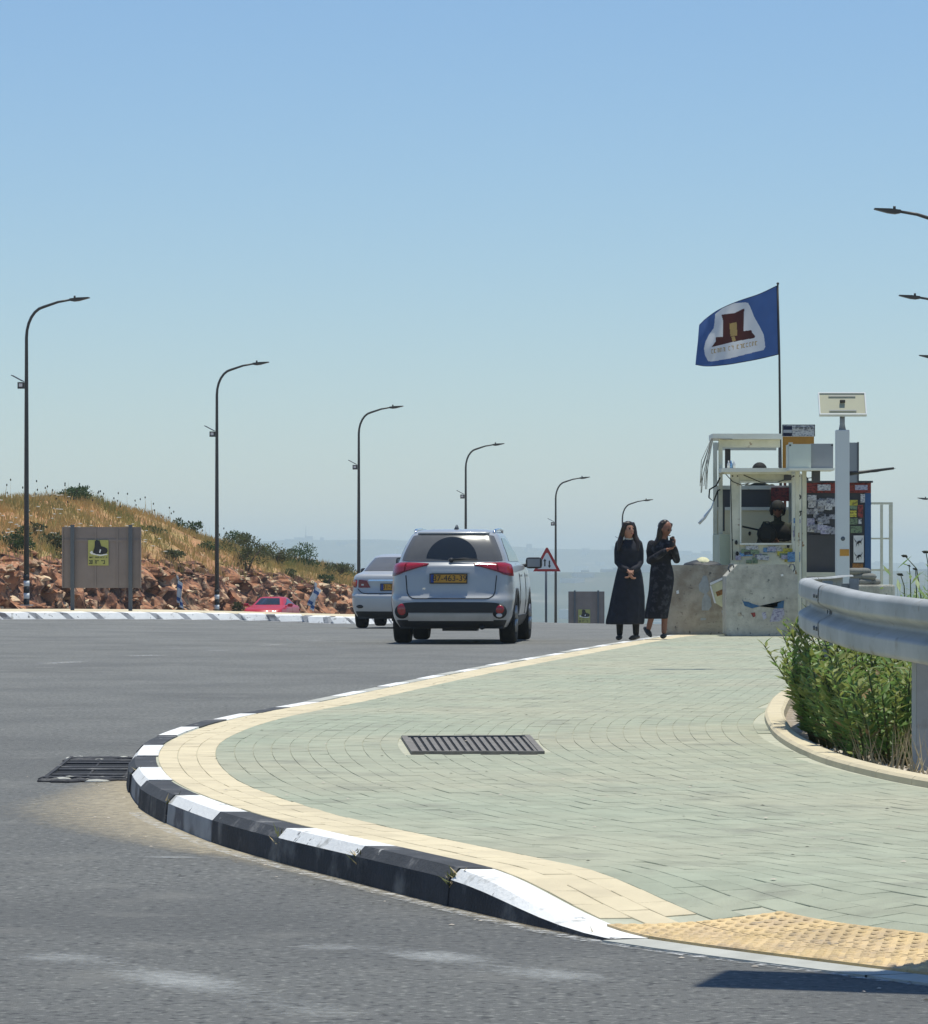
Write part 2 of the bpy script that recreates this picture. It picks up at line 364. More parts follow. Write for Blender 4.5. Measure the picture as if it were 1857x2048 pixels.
def spl(tab, y):                                          # smooth non-monotone spline
    n = len(tab)
    if y <= tab[0][0]: i = 0
    elif y >= tab[-1][0]: i = n-2
    else:
        i = 0
        while tab[i+1][0] < y: i += 1
    a, b = tab[i], tab[i+1]; p, q = tab[max(i-1, 0)], tab[min(i+2, n-1)]
    h = b[0]-a[0]; t = (y-a[0])/h
    if t < 0 or t > 1: return a[1]+(b[1]-a[1])*t
    m0 = (b[1]-p[1])/(b[0]-p[0]); m1 = (q[1]-a[1])/(q[0]-a[0])
    return (2*t**3-3*t*t+1)*a[1]+(t**3-2*t*t+t)*h*m0+(-2*t**3+3*t*t)*b[1]+(t**3-t*t)*h*m1
def C(Y): return spl(CT, Y)                               # road edge of the near kerb
PT = [(12, 4.6), (13, 3.9), (14.5, 3.1), (16, 2.5), (17.55, 2.08), (18.7, 1.90), (20, 1.80), (22.1, 1.79), (24.2, 1.88), (26.5, 2.05), (30.3, 2.48), (34, 3.2), (38, 4.3), (42, 6.0), (45, 8.5)]
def PK(Y): return spl(PT, Y)                              # pavement edge of the planter
def zt(Y): return 0.012 + 0.118 * sm(11.55, 12.95, Y)     # top of the kerb, dropped at the crossing
def zp(X, Y):                                             # top of the pavement
    e = zt(Y); d = max(0, X - C(Y) - 0.16)
    return e + (0.13 - e) * sm(0.05, 1.1, d) + min(0, zr(X, Y))

# ---- ground: one sheet to the horizon
def far_z(X, Y):
    near = -15 - 0.055 * (Y - 340)
    v = -78 + 10*fbm(X/900, Y/900, 1)
    va = max(v, near) if Y < 1600 else v
    ra = 74 * math.exp(-((Y-4300-200*noise.noise(Vector((X/1500, 3, 0))))/650)**2) * (1+0.16*fbm(X/420, 2.2, 0)+.05*fbm(X/90, 1, 4))
    rb = (126 - 0.030*X + 40*fbm(X/520, 7.7, 0) + 9*fbm(X/120, 9, 2)) * math.exp(-((Y-9600)/1500)**2)
    return va + ra + rb
ys = [-12 + 6*i for i in range(58)]
y = ys[-1]
while y < 14000: y *= 1.028; ys.append(y)
rows = []
for y in ys:
    wd = max(90, 0.34*y); row = []
    for i in range(97):
        s = -1 + i/48; x = s*wd
        if y < 330:
            z = zr(x, y) - 0.09
        else:
            t = sm(330, 520, y); z = (zr(x, y)-0.09)*(1-t) + far_z(x, y)*t
        row.append((x, y, z))
    rows.append(row)
mb = MB(); n0 = sum(1 for y in ys if y < 330)
mb.grid(rows[:n0+1], 0); mb.grid(rows[n0:], 1)
mb.build('ground', ['earth', 'ground_far'], kind='structure')

# ---- road
rows = []; y = 2.0
while y < 330:
    xr = (C(y) + 0.06) if y < 66 else C(66) + 0.19*(y-66) + 0.06
    xl = -48 if y < 96 else max(-48, Xp(y) - 0.9)
    n = 44; row = []
    for i in range(n+1):
        t = i/n; x = xl + (xr-xl)*(1-(1-t)**2); row.append((x, y, zr(x, y)))
    rows.append(row); y += 0.5 if y < 70 else 2.5
MB().grid(rows).build('road', 'asphalt', kind='structure')

# ---- pavement: bedding sheet, kerb stones, pavers
def xright(Y): return PK(Y) if 12.6 < Y < 44 else C(Y) + (5.0 if Y <= 12.6 else 9)
rows = []; y = 8.2
while y < 66:
    a = C(y) + 0.10; b = xright(y) + 0.02
    rows.append([(a + (b-a)*i/60, y, zp(a + (b-a)*i/60, y) - 0.0062) for i in range(61)]); y += 0.1 if y < 16 else 0.3
pavement = MB().grid(rows).build('pavement', 'joint_sand', kind='structure')

bounds = [11.62, 12.82, 13.8, 14.75, 15.8, 16.95, 18.1, 19.25, 20.4, 21.6, 22.8, 24.0, 25.2]
while bounds[-1] < 65: bounds.append(bounds[-1] + 1.15)
for i in range(len(bounds)-1):
    y0, y1 = bounds[i] + 0.006, bounds[i+1] - 0.006
    n = 8 if i == 0 else 5; rows = []; jz = random.uniform(-.004, .004); jx = random.uniform(-.008, .008)
    for k in range(n+1):
        y = y0 + (y1-y0)*k/n; t = zt(y) + jz; x = C(y) + jx; b = zr(x, y)
        hh = max(t, 0.006)
        rows.append([(x, y, b-0.06), (x+0.012, y, b+hh*0.72), (x+0.045, y, b+hh), (x+0.155, y, b+hh), (x+0.155, y, b-0.06)])
    mb = MB(); white = i % 2 == 0
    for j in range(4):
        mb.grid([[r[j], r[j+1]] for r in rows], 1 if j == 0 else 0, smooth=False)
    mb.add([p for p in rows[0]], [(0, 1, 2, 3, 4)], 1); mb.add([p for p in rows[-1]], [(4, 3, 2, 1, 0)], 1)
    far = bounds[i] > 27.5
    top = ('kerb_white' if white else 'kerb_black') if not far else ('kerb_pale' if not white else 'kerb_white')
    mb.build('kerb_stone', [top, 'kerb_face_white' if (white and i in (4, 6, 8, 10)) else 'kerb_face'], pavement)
b2 = [11.615]
while b2[-1] > 8.3: b2.append(b2[-1]-1.0)
for i in range(len(b2)-1):                                  # the dropped kerb along the crossing
    mb = MB(); rows = []
    for k in range(5):
        y = b2[i+1]+.004 + (b2[i]-b2[i+1]-.008)*k/4; x = C(y); rows.append([(x-.03, y, -.05), (x-.03, y, .007), (x+.10, y, .012), (x+.10, y, -.05)])
    for j in range(3): mb.grid([[r[j], r[j+1]] for r in rows], 0, False)
    mb.build('dropped_kerb_stone', 'kerb_pale', pavement)

# tactile slabs along the dropped kerb
tac_edges = []
def tac(Y, d): return C(Y) + d
TY0, TY1, TW = 10.36, 11.86, 0.54
nb = 5
for i in range(nb):
    for j in range(2):
        ya, yb = TY0 + (TY1-TY0)*i/nb + .004, TY0 + (TY1-TY0)*(i+1)/nb - .004
        da, db = 0.115 + TW*j/2 + .003, 0.115 + TW*(j+1)/2 - .003
        def P(u, v, h=0.0):
            Y = ya + (yb-ya)*v; X = C(Y) + da + (db-da)*u; return (X, Y, zp(X, Y) + 0.006 + h)
        mb = MB(); rows = [[P(u/4, v/4) for u in range(5)] for v in range(5)]
        mb.grid(rows, 0, False)
        ring = [P(u/4, 0) for u in range(5)] + [P(1, v/4) for v in range(1, 5)] + [P(u/4, 1) for u in (3, 2, 1, 0)] + [P(0, v/4) for v in (3, 2, 1)]
        mb.grid([[p, (p[0], p[1], p[2]-.04)] for p in ring+ring[:1]], 0, False)
        for bu in range(6):
            for bv in range(6):
                u, v = (bu+.5)/6, (bv+.5)/6; c = P(u, v); vs = []
                for r_, h_ in ((.016, 0), (.011, .006)):
                    for k in range(6): vs.append((c[0]+r_*math.cos(k*math.pi/3), c[1]+r_*math.sin(k*math.pi/3), c[2]+h_-.0005))
                mb.add(vs, [(k, (k+1) % 6, 6+(k+1) % 6, 6+k) for k in range(6)] + [tuple(range(6, 12))], 0, True)
        mb.build('tactile_slab', 'tactile', pavement)

# pavers in courses that follow the kerb
GR = (-0.38, 0.42, 20.5, 22.5)                              # the grate's opening x0 x1 y0 y1
pav = []
for k in range(0, 110):
    off = 0.163 + 0.1*k; y = 8.6 + (0.1 if k % 2 else 0)
    while y < 62.5:
        ym = y + 0.1; xm = C(ym) + off + 0.05
        y2 = y; y += 0.2
        if xm > xright(ym) - 0.03: continue
        if TY0-.06 < ym < TY1+.06 and xm < C(ym)+0.115+TW+0.04: continue
        if xm < C(ym)+0.16: continue
        if 20.55 < ym < 22.45 and -.28-.08*(ym-20.6)/1.9 < xm < .43-.05*(ym-20.6)/1.9: continue
        if ym > 30 and (k > 75): continue
        gap = 0.0012
        a, b = y2+gap, y2+.2-gap
        jz = random.uniform(-.0012, .0012) - 0.0025; tl = random.uniform(-.0008, .0008)
        cs = [(C(a)+off+gap, a), (C(a)+off+.1-gap, a), (C(b)+off+.1-gap, b), (C(b)+off+gap, b)]
        top = [(x, Y, zp(x, Y)+jz+(tl if q in (1, 2) else -tl)) for q, (x, Y) in enumerate(cs)]
        pav.append((k, ym, xm, top))
def area(p):
    px = [(CX+F*q[0]/q[1], YH+F*(EYE-q[2])/q[1]) for q in p[3]]
    if not all(-20 < x < 1877 and yy < 2060 for x, yy in px): return 0
    return abs(sum(px[i][0]*px[(i+1) % 4][1]-px[(i+1) % 4][0]*px[i][1] for i in range(4)))/2
ar = [area(p) for p in pav]
order = sorted(range(len(pav)), key=lambda i: -ar[i])
single = set(order[:300])
def paver_geo(mb, p, mi):
    t = p[3]; c = Vector((sum(q[0] for q in t)/4, sum(q[1] for q in t)/4, 0))
    inner = [(q[0]+(c.x-q[0])*.03, q[1]+(c.y-q[1])*.015, q[2]) for q in t]
    mid = [(q[0], q[1], q[2]-.0015) for q in t]; bot = [(q[0], q[1], q[2]-.03) for q in t]
    mb.add(inner+mid+bot, [(0, 1, 2, 3)] + [(i, 4+i, 4+(i+1) % 4, (i+1) % 4) for i in range(4)] + [(4+i, 8+i, 8+(i+1) % 4, 4+(i+1) % 4) for i in range(4)], mi)
stuff = MB(); tint = []
rt = random.Random(3)
for i, p in enumerate(pav):
    mi = 0 if p[0] < 3 else 1
    if i in single:
        mb = MB(); paver_geo(mb, p, 0); me = mb.mesh('paver', ['cream_paver' if mi == 0 else 'green_paver'])
        a = me.attributes.new('tint', 'FLOAT', 'FACE'); a.data.foreach_set('value', [rt.random()]*len(me.polygons))
        link('paver', me, pavement)
    else:
        n1 = len(stuff.f); paver_geo(stuff, p, mi); tint += [rt.random()]*(len(stuff.f)-n1)
me = stuff.mesh('paver_field', ['cream_paver', 'green_paver'])
a = me.attributes.new('tint', 'FLOAT', 'FACE'); a.data.foreach_set('value', tint)
link('paver_field', me, pavement, kind='stuff')

# planter kerb + soil
mbs = []; y = 12.8; i = 0
while y < 40:
    y1 = min(y + (0.62 if y < 34 else 1.2), 40); rows = []
    for k in range(5):
        Y = y+.003+(y1-y-.006)*k/4; x = PK(Y); z = 0.13+min(0, zr(x, Y))
        rows.append([(x, Y, z-.05), (x+.004, Y, z+.022), (x+.02, Y, z+.035), (x+.11, Y, z+.035), (x+.13, Y, z+.02), (x+.13, Y, z-.1)])
    mb = MB()
    for j in range(5): mb.grid([[r[j], r[j+1]] for r in rows], 0, False)
    mb.add(rows[0], [(0, 1, 2, 3, 4, 5)]); mb.add(rows[-1], [(5, 4, 3, 2, 1, 0)])
    mb.build('planter_kerb_stone', 'cream_paver', pavement); y = y1
rows = []; y = 12.9
while y < 44:
    a = PK(y)+.12; rows.append([(a+6.5*i/20, y, 0.085+0.03*fbm(a+6.5*i/20, y, 3)+min(0, zr(a, y))+0.25*sm(1.2, 5, 6.5*i/20)) for i in range(21)]); y += .35
MB().grid(rows).build('planting_bed', 'soil', kind='structure')

# ---- grates
def grate(name, label, corners, z, bars, cross, frame_mat, depth=0.10, along=False, broken=False):
    (x0, y0), (x1, y1), (x2, y2), (x3, y3) = corners       # near left, near right, far right, far left
    t = thing(name, label, 'grate', ((x0+x2)/2, (y0+y2)/2, z)); ox, oy = (x0+x2)/2, (y0+y2)/2
    def P(u, v, h): return ((x0+(x1-x0)*u)*(1-v)+(x3+(x2-x3)*u)*v-ox, (y0+(y1-y0)*u)*(1-v)+(y3+(y2-y3)*u)*v-oy, h)
    mb = MB(); mb.add([P(0, 0, -.001), P(1, 0, -.001), P(1, 1, -.001), P(0, 1, -.001)], [(0, 1, 2, 3)])  # flat sheet without depth; shade below the bars is put into its colour
    mb.build('pit_shade', 'pit_shade', t)
    def slab(u0, u1, v0, v1, h0, h1):
        m = MB(); vs = [P(u, v, h) for h in (h0, h1) for u, v in ((u0, v0), (u1, v0), (u1, v1), (u0, v1))]
        return m.add(vs, [(0, 1, 2, 3), (4, 5, 6, 7), (0, 1, 5, 4), (1, 2, 6, 5), (2, 3, 7, 6), (3, 0, 4, 7)])
    fr = 0.045
    for q in ((0, fr, 0, 1), (1-fr, 1, 0, 1), (fr, 1-fr, 0, fr*.5), (fr, 1-fr, 1-fr*.5, 1)):
        slab(*q, -.06, .012).build('frame_bar', frame_mat, t)
    for i in range(bars):
        c = fr*.5 + (1-fr)*(i+.5)/bars; w = (1-fr)/bars*0.30
        j_ = random.uniform(-.35, .35)*w if broken else 0
        if broken and i in (2, 5): continue
        if along: slab(c-w, c+w, fr, 1-fr, -.03, .006).build('bar', 'cast_iron', t)
        else: slab(fr, 1-fr, c-w+j_, c+w+j_, -.03, .006).build('bar', frame_mat, t)
    for i in range(cross):
        c = fr + (1-2*fr)*(i+1)/(cross+1); slab(c-.012, c+.012, fr*.5, 1-fr*.5, -.035, .003).build('cross_bar', frame_mat, t)
    return t
grate('pavement_grate', 'dark iron drain grate set in the green paving', [g(823, 1507.5, .13), g(1090, 1507.5, .13), g(1061, 1474.5, .13), g(803, 1476, .13)], 0.131, 17, 0, 'cast_iron', .03, along=True)
grate('road_drain', 'sunken iron road drain beside the striped kerb', [g(86, 1561), g(256, 1561), g(272, 1521), g(138, 1521)], 0.006, 8, 1, 'kerb_face', .03, broken=True)

rnd = random.Random(78); mb = MB()                          # crumbled rim of the drain
for i in range(260):
    e = rnd.random(); a, b = ((86, 1561), (256, 1561)) if i % 2 else ((138, 1521), (272, 1521)); x, y = g(a[0]+(b[0]-a[0])*e, a[1]+rnd.uniform(-2.5, 2.5)); s = rnd.uniform(.008, .03)
    mb.ball((x, y+rnd.uniform(-.10, .10), .004), (s*rnd.uniform(.8, 3), s*2, s*.5), 5, 4, 0 if i % 9 else 1)
mb.build('crumbled_asphalt', ['kerb_face', 'kerb_pale'], kind='stuff', label='crumbled tarmac along both edges of the road drain', cat='rubble')
# ---- worn road paint: thin sheets on the tarmac
def stroke(pts, w, name='worn_marking', mat='worn_paint'):
    rows = []
    for i, p in enumerate(pts):
        a = Vector(pts[max(i-1, 0)]); b = Vector(pts[min(i+1, len(pts)-1)]); d = (b-a).normalized(); nrm = Vector((-d.y, d.x))
        rows.append([(p[0]+nrm.x*w/2*s, p[1]+nrm.y*w/2*s, zr(*p)+.004) for s in (-1, -.3, .3, 1)])
    return MB().grid(rows).build(name, mat, kind='structure')
def curve_px(l, n=10): 
    out = []
    for i in range(len(l)-1):
        for k in range(n): t = k/n; out.append(g(l[i][0]+(l[i+1][0]-l[i][0])*t, l[i][1]+(l[i+1][1]-l[i][1])*t))
    return out + [g(*l[-1])]
def smear(pts, w, name='faded_marking'):
    rows = []; cov = []; n = len(pts)
    for i, p in enumerate(pts):
        a = Vector(pts[max(i-1, 0)]); b = Vector(pts[min(i+1, n-1)]); d = (b-a).normalized(); nrm = Vector((-d.y, d.x)); row = []
        for k in range(9):
            s = -1+k/4; row.append((p[0]+nrm.x*w/2*s, p[1]+nrm.y*w/2*s, zr(*p)+.004)); cov.append(.5*(1-s*s)*math.sin(math.pi*min(1, max(0, (i+.5)/n)))**.4*(.7+.3*math.sin(i*.35)))
        rows.append(row)
    me = MB().grid(rows).mesh(name, 'smear'); a = me.attributes.new('cover', 'FLOAT', 'POINT'); a.data.foreach_set('value', cov); link(name, me, kind='structure')
smear(curve_px([(50, 1908), (180, 1926), (330, 1957), (480, 1992), (700, 2040)]), 0.34)
smear(curve_px([(570, 1897), (720, 1898), (850, 1912), (960, 1930), (1120, 1955), (1200, 1975)]), 0.30)
smear(curve_px([(280, 1716), (380, 1717), (470, 1717)]), 0.10)
for l in ([(255, 1313), (320, 1311)], [(88, 1328), (160, 1324)], [(525, 1291), (566, 1289)], [(610, 1281), (650, 1280)], [(430, 1302), (450, 1301)]):
    stroke([g(*q) for q in l], 0.30, 'lane_dash')
rows = []; cov = []                                          # sand washed up in the gutter
for i in range(60):
    y = 11.2+.2*i; wd = .12 + .75*math.exp(-((y-17.6)/2.3)**2)
    row = []
    for k in range(9):
        t = k/8; row.append((C(y)-wd*t+.004, y, .0035)); cov.append((.62 if 15 < y < 21 else .45)*(1-t**1.5)*sm(11.2, 12.2, y)*sm(23, 21.6, y))
    rows.append(row)
me = MB().grid(rows).mesh('gutter_sand', 'sand'); a = me.attributes.new('cover', 'FLOAT', 'POINT'); a.data.foreach_set('value', cov)
link('gutter_sand', me, kind='stuff', label='pale sand washed up along the foot of the kerb', cat='sand')
# faint stain of the edge line at the foot of the kerb
stroke([(C(y)-.05, y) for y in [10.2+.3*i for i in range(26)]], 0.06)

# ---- median with striped kerb stones
def md(px, py): return g(px, py)
fr = [(-17, 82.2), (-13, 82.6), (-9.9, 83), (-7.6, 85), (-4.9, 87.6), (-3.6, 87.4), (-2.9, 86.4), (-2.3, 87.2), (-1.5, 91), (-.9, 94)]
bk = [(-17, 91.5), (-13, 92), (-10, 92.6), (-8.2, 94), (-6.2, 96.2), (-5.4, 97), (-4.9, 97.5), (-4.4, 98), (-3.6, 99), (-2.6, 101)]
def resample(l, step):
    out = [Vector(l[0])]; acc = 0
    for i in range(len(l)-1):
        a, b = Vector(l[i]), Vector(l[i+1]); n = max(1, int((b-a).length/0.05))
        for k in range(1, n+1):
            p = a.lerp(b, k/n); 
            if (p-out[-1]).length >= step: out.append(p)
    return out
mrows = []
for i in range(len(fr)-1):
    for k in range(6):
        t = k/6; a = Vector(fr[i]).lerp(Vector(fr[i+1]), t); b = Vector(bk[i]).lerp(Vector(bk[i+1]), t)
        a = a + (b-a)*0.035 if (b-a).length else a
        mrows.append([(a.lerp(b, s/5).x, a.lerp(b, s/5).y, zr(*a.lerp(b, s/5))+0.15) for s in range(6)] + [(b.x, b.y, zr(*b)-.7)])
median = MB().grid(mrows, 0, False).build('median', 'cream_paver', kind='structure')
pp = resample(fr, 0.06)
i = 0; w = True; d_acc = 0
nw, ng_ = 6, 2
while i + nw < len(pp)-1:
    n = nw if w else ng_
    seg = pp[i:i+n+1]; a, b = seg[0], seg[-1]; d = (b-a).normalized(); nr = Vector((-d.y, d.x))
    if nr.y < 0 and abs(nr.y) > abs(nr.x): nr = -nr
    sh = d*0.20; z = zr(*a)
    mb = MB()
    lo = [a-nr*.05+sh, b-nr*.05+sh]; mid = [a+nr*0.02+sh*.25, b+nr*.02+sh*.25]; hi = [a+nr*.26, b+nr*.26]
    vs = [(p.x, p.y, z+.0) for p in lo] + [(p.x, p.y, z+.135) for p in mid] + [(p.x, p.y, z+.16) for p in hi] + [(p.x, p.y, z-.05) for p in hi] + [(p.x, p.y, z-.05) for p in lo]
    mb.add(vs, [(0, 1, 3, 2), (2, 3, 5, 4), (4, 5, 7, 6), (0, 2, 4, 6, 8), (1, 9, 7, 5, 3)])
    mb.build('median_kerb_stone', 'kerb_white' if w else 'kerb_face_white', median)
    i += n; w = not w
mb = MB()                                                    # white edge line at its foot
mb.grid([[(p.x, p.y-.42, zr(p.x, p.y-.42)+.005), (p.x, p.y-.16, zr(p.x, p.y-.16)+.005)] for p in pp[:222]]); mb.build('edge_line', 'kerb_white', kind='structure')

# ---- left bank: cut rock below, dry grass above
ZC = [(90, 2.9), (130, 3.3), (141.6, 3.35), (150, 3.65), (158, 3.3), (165.6, 2.65), (170.7, 2.2), (174, 1.8), (180, 1.45), (190, 1.2), (201, .5), (209, .1), (230, -1.8), (262, -4.5)]
def bank(Y, w):
    """Y along the road, w metres behind the toe"""
    X = Xp(Y) - 1.3 - w; zb = zr(Xp(Y)-.5, Y) - 0.25; zc = spl(ZC, Y); h = max(0.3, zc-zb)
    hr = min(1.95, 0.56*h) * (1+0.25*fbm(Y*.25, 5, 0)); W2 = 6.0
    if w < 0.9: z = zb + hr * sm(-0.5, 0.95, w)*1.0
    elif w < W2: z = zb + hr + (h-hr) * ((w-0.9)/(W2-0.9))**0.8
    else: z = zb + h - 0.05*(w-W2)
    rk = 1 - sm(0.8, 2.2, w); v = noise.voronoi(Vector((Y*1.3, z*2.4, w*.8)))[0]
    n1 = (v[1]-v[0]); bl = noise.cell(Vector((Y*1.1+fbm(Y, z, 1), z*2.6, 0.5)))
    dx = rk*(0.35*(bl)+0.4*n1-.2) + 0.12*fbm(Y*.8, w*.9, 2)
    z += rk*0.12*fbm(Y*2, z*2, 7) + (1-rk)*0.16*fbm(Y*.5, w*.5, 9) + 0.5*(1-rk)*max(0, fbm(Y*.16+3, w*.3, 4))
    return (X+dx*.98, Y-dx*.18, z)
rows = []; y = 88.0
while y < 262:
    rows.append([bank(y, w) for w in [-.5+.12*i for i in range(18)] + [1.7+.35*i for i in range(14)] + [7.5, 10, 16, 28, 45]]); y += 0.30 if 112 < y < 190 else 1.0
mb = MB(); mb.grid([r[:17] for r in rows], 1, False); mb.grid([r[16:] for r in rows], 0, True)
hillside = mb.build('hillside', ['slope', 'rock_wall'], kind='structure')
rk = random.Random(11); rocks = []
for i in range(14):
    bm = bmesh.new()
    for q in range(13):
        v = Vector((rk.uniform(-1, 1), rk.uniform(-1, 1), rk.uniform(-1, 1))); v = v.normalized()*rk.uniform(.75, 1.05)
        bm.verts.new(Vector((v.x, v.y*.8, v.z*.62)))
    r = bmesh.ops.convex_hull(bm, input=bm.verts[:])
    bmesh.ops.delete(bm, geom=[e for e in r['geom_interior'] if isinstance(e, bmesh.types.BMVert)], context='VERTS')
    me = bpy.data.meshes.new('rock'); bm.to_mesh(me); bm.free(); me.materials.append(MATS['rock' if i < 9 else 'rock_cream']); rocks.append(me)
small = MB()
for i in range(2300):
    Y = 119 + 76*rk.random()**1.35; w = rk.uniform(-.5, 1.0) if (i < 255 or (i >= 300 and i % 7)) else rk.uniform(1, 5)
    p = bank(Y, w); pal = 0.28 + 0.5*sm(146, 160, Y) + (.4 if w < -.25 else 0)
    me = rocks[rk.randrange(9, 14)] if rk.random() < pal else rocks[rk.randrange(9)]
    s = rk.uniform(.13, .34)*(1.0 if i < 255 else .7) if i < 300 else rk.uniform(.05, .15)
    sc = (s*rk.uniform(.7, 1.2), s*rk.uniform(.9, 1.7), s*rk.uniform(.45, .85)); ro = (rk.uniform(-.4, .4), rk.uniform(-.4, .4) + .35, rk.uniform(0, 6.3))
    if i < 300: o = link('rock', me, hillside, p); o.scale = sc; o.rotation_euler = ro
    else:
        Mr = Matrix.Translation(p) @ (Matrix.Rotation(ro[2], 4, 'Z') @ Matrix.Rotation(ro[1], 4, 'Y') @ Matrix.Diagonal((*sc, 1)))
        small.add([Mr @ v.co for v in me.vertices], [tuple(q.vertices) for q in me.polygons], 0 if me.materials[0] == MATS['rock'] else 1)
small.build('rubble', ['rock', 'rock_cream'], hillside, kind='stuff')
# dry grass with seed heads and white umbels
mb = MB(); rg = random.Random(5)
def blade(p, h, wd, lean, mi):
    a = rg.uniform(0, math.pi); dx, dy = math.cos(a)*wd/2, math.sin(a)*wd/2
    lx, ly = rg.uniform(-lean, lean), rg.uniform(-lean, lean)
    mb.add([(p[0]-dx, p[1]-dy, p[2]-.03), (p[0]+dx, p[1]+dy, p[2]-.03), (p[0]+lx*.45+dx*.6, p[1]+ly*.45, p[2]+h*.6), (p[0]+lx, p[1]+ly, p[2]+h)], [(0, 1, 2), (0, 2, 3)], mi)
for i in range(11000):
    Y = 114 + 82*rg.random(); w = 0.8 + 7.0*rg.random()**0.8
    if rg.random() < 0.45 and w < 5.2 and fbm(Y*.22, w*.5, 6) < .05: continue
    p = bank(Y, w); hs = (.18 + .4*max(0, fbm(Y*.3, w*.4, 11)+.35))
    for k in range(4): blade((p[0]+rg.uniform(-.2, .2), p[1]+rg.uniform(-.2, .2), p[2]), hs*rg.uniform(.5, 1.3), .035, .14, 0)
for i in range(170):
    Y = 116+70*rg.random(); w = rg.uniform(4.5, 7.2); p = bank(Y, w); h = rg.uniform(.35, .95)
    blade(p, h, .022, .1, 0); q = mb.v[-1]
    if i < 110: mb.ball(q, (.03, .03, .05), 5, 3, 2)
for i in range(110):
    Y = 122+28*rg.random(); w = rg.uniform(1.5, 6); p = bank(Y, w); r_ = rg.uniform(.05, .11)
    mb.tube([p, (p[0], p[1], p[2]+.3)], .008, 3, 0); mb.ball((p[0], p[1], p[2]+.33), (r_, r_, .02), 6, 3, 1)
mb.build('dry_grass', ['dry_grass', 'flower_white', 'seed_head'], label='tall dry golden grass with seed heads on the rocky bank', cat='grass', kind='stuff')

def foliage(rnd, n, rad, leaf, lw=0.45, top=0.0, clumps=9, core=0.45):
    """leaf-sized faces in uneven clumps"""
    mb = MB(); cl = []
    for i in range(clumps):
        v = Vector((rnd.gauss(0, 1), rnd.gauss(0, 1), rnd.gauss(0, 1))).normalized()*rnd.uniform(core, .85)
        cl.append((Vector((v.x*rad[0], v.y*rad[1], rad[2]+v.z*rad[2])), rnd.uniform(.25, .5)))
    for i in range(n):
        c, r_ = rnd.choice(cl); v = Vector((rnd.gauss(0, 1), rnd.gauss(0, 1), rnd.gauss(0, 1))).normalized()*r_*rnd.random()**.4
        p = c + Vector((v.x*rad[0], v.y*rad[1], v.z*rad[2]))
        if p.z < 0.02: p.z = rnd.uniform(.02, .2)*rad[2]
        d = (v.normalized()*.7 + Vector((rnd.uniform(-1, 1), rnd.uniform(-1, 1), rnd.uniform(-.2, 1.2)+top))).normalized(); s = leaf*rnd.uniform(.6, 1.3)
        a = d.cross(Vector((rnd.uniform(-1, 1), rnd.uniform(-1, 1), rnd.uniform(-1, 1)))).normalized()*s*lw*.5; nn = a.cross(d)*.35
        mb.add([p, p+d*s*.5+a+nn*.5, p+d*s, p+d*s*.5-a+nn*.5], [(0, 1, 2), (0, 2, 3)])
    return mb
def stems(rnd, n, rad, r0):
    mb = MB()
    for i in range(n):
        e = Vector((rnd.uniform(-.7, .7)*rad[0], rnd.uniform(-.7, .7)*rad[1], rad[2]*rnd.uniform(1.0, 1.6)))
        m = e*.5+Vector((rnd.uniform(-.1, .1), rnd.uniform(-.1, .1), .05)); mb.tube([(e.x*.08, e.y*.08, -.08), m, e], [r0, r0*.7, r0*.25], 5)
    return mb
def shrub(px, py_base, Y, rx, rz_, mat, label, n=900, leaf=.12, group='shrubs on the rocky bank'):
    w_ = Y; Y = 100.0                                          # walk along the bank until it lines up with that column
    while Y < 230 and CX + F*bank(Y, w_)[0]/bank(Y, w_)[1] < px: Y += .25
    p = Vector(bank(Y, w_)) - Vector((0, 0, .06)); rnd = random.Random(int(px*7+Y))
    t = thing('shrub', label, 'shrub', p, group=group)
    foliage(rnd, n, (rx, rx*.8, rz_), leaf).build('foliage', mat, t); stems(rnd, 6, (rx, rx*.8, rz_), .03).build('stem', 'bark', t)
shrub(22, 0, 1.5, .75, .48, 'leaf_dark', 'dark green shrub above the rocks left of the nearest lamp post')
shrub(96, 0, 2.0, .65, .34, 'leaf_olive', 'low olive shrub on the bank just right of the nearest lamp post')
shrub(152, 0, 6.0, .95, .32, 'leaf_dark', 'green shrub standing highest on the bank skyline', 1300)
shrub(374, 0, 5.4, .75, .42, 'leaf_dark', 'round green shrub on the skyline left of the second lamp post')
shrub(462, 0, 5.4, .80, .56, 'leaf_dark', 'bushy green shrub on the skyline right of the second lamp post')
shrub(490, 0, 1.2, 1.1, .80, 'leaf_olive', 'large olive shrub hanging down the bank between the rocks', 1700)
shrub(545, 0, 2.8, 1.15, .58, 'leaf_olive', 'olive and brown shrub above the pale rocks over the red car', 1500)
shrub(606, 0, 3.6, 1.5, .66, 'leaf_dark', 'wide dark green shrub on the bank above the leaning flag', 2200)
shrub(668, 0, 2.6, .95, .42, 'leaf_olive', 'brownish shrub low on the bank left of the pale saloon', 1300)
shrub(130, 0, -.3, .42, .17, 'leaf_olive', 'small weedy shrub at the foot of the grey sign', 500)
shrub(470, 0, 0.0, .25, .22, 'leaf_olive', 'small dry shrub at the rock foot beside the second lamp post', 400)
rs_ = random.Random(61); SC = [(210, 1.9, 'olive', 'small olive scrub high on the bank right of the grey sign'), (300, 3.4, 'dark', 'small dark scrub on the grassy slope midway between the first two lamp posts'), (338, 1.5, 'olive', 'low olive scrub just above the rocks left of the second lamp post'),
      (415, 2.4, 'dark', 'low dark scrub on the slope touching the second lamp post'), (575, 1.3, 'olive', 'low scrub above the rocks over the red car roof'), (640, 1.2, 'dark', 'low dark scrub above the rocks near the leaning flag'), (60, 3.2, 'olive', 'pale olive scrub on the slope behind the nearest lamp post')]
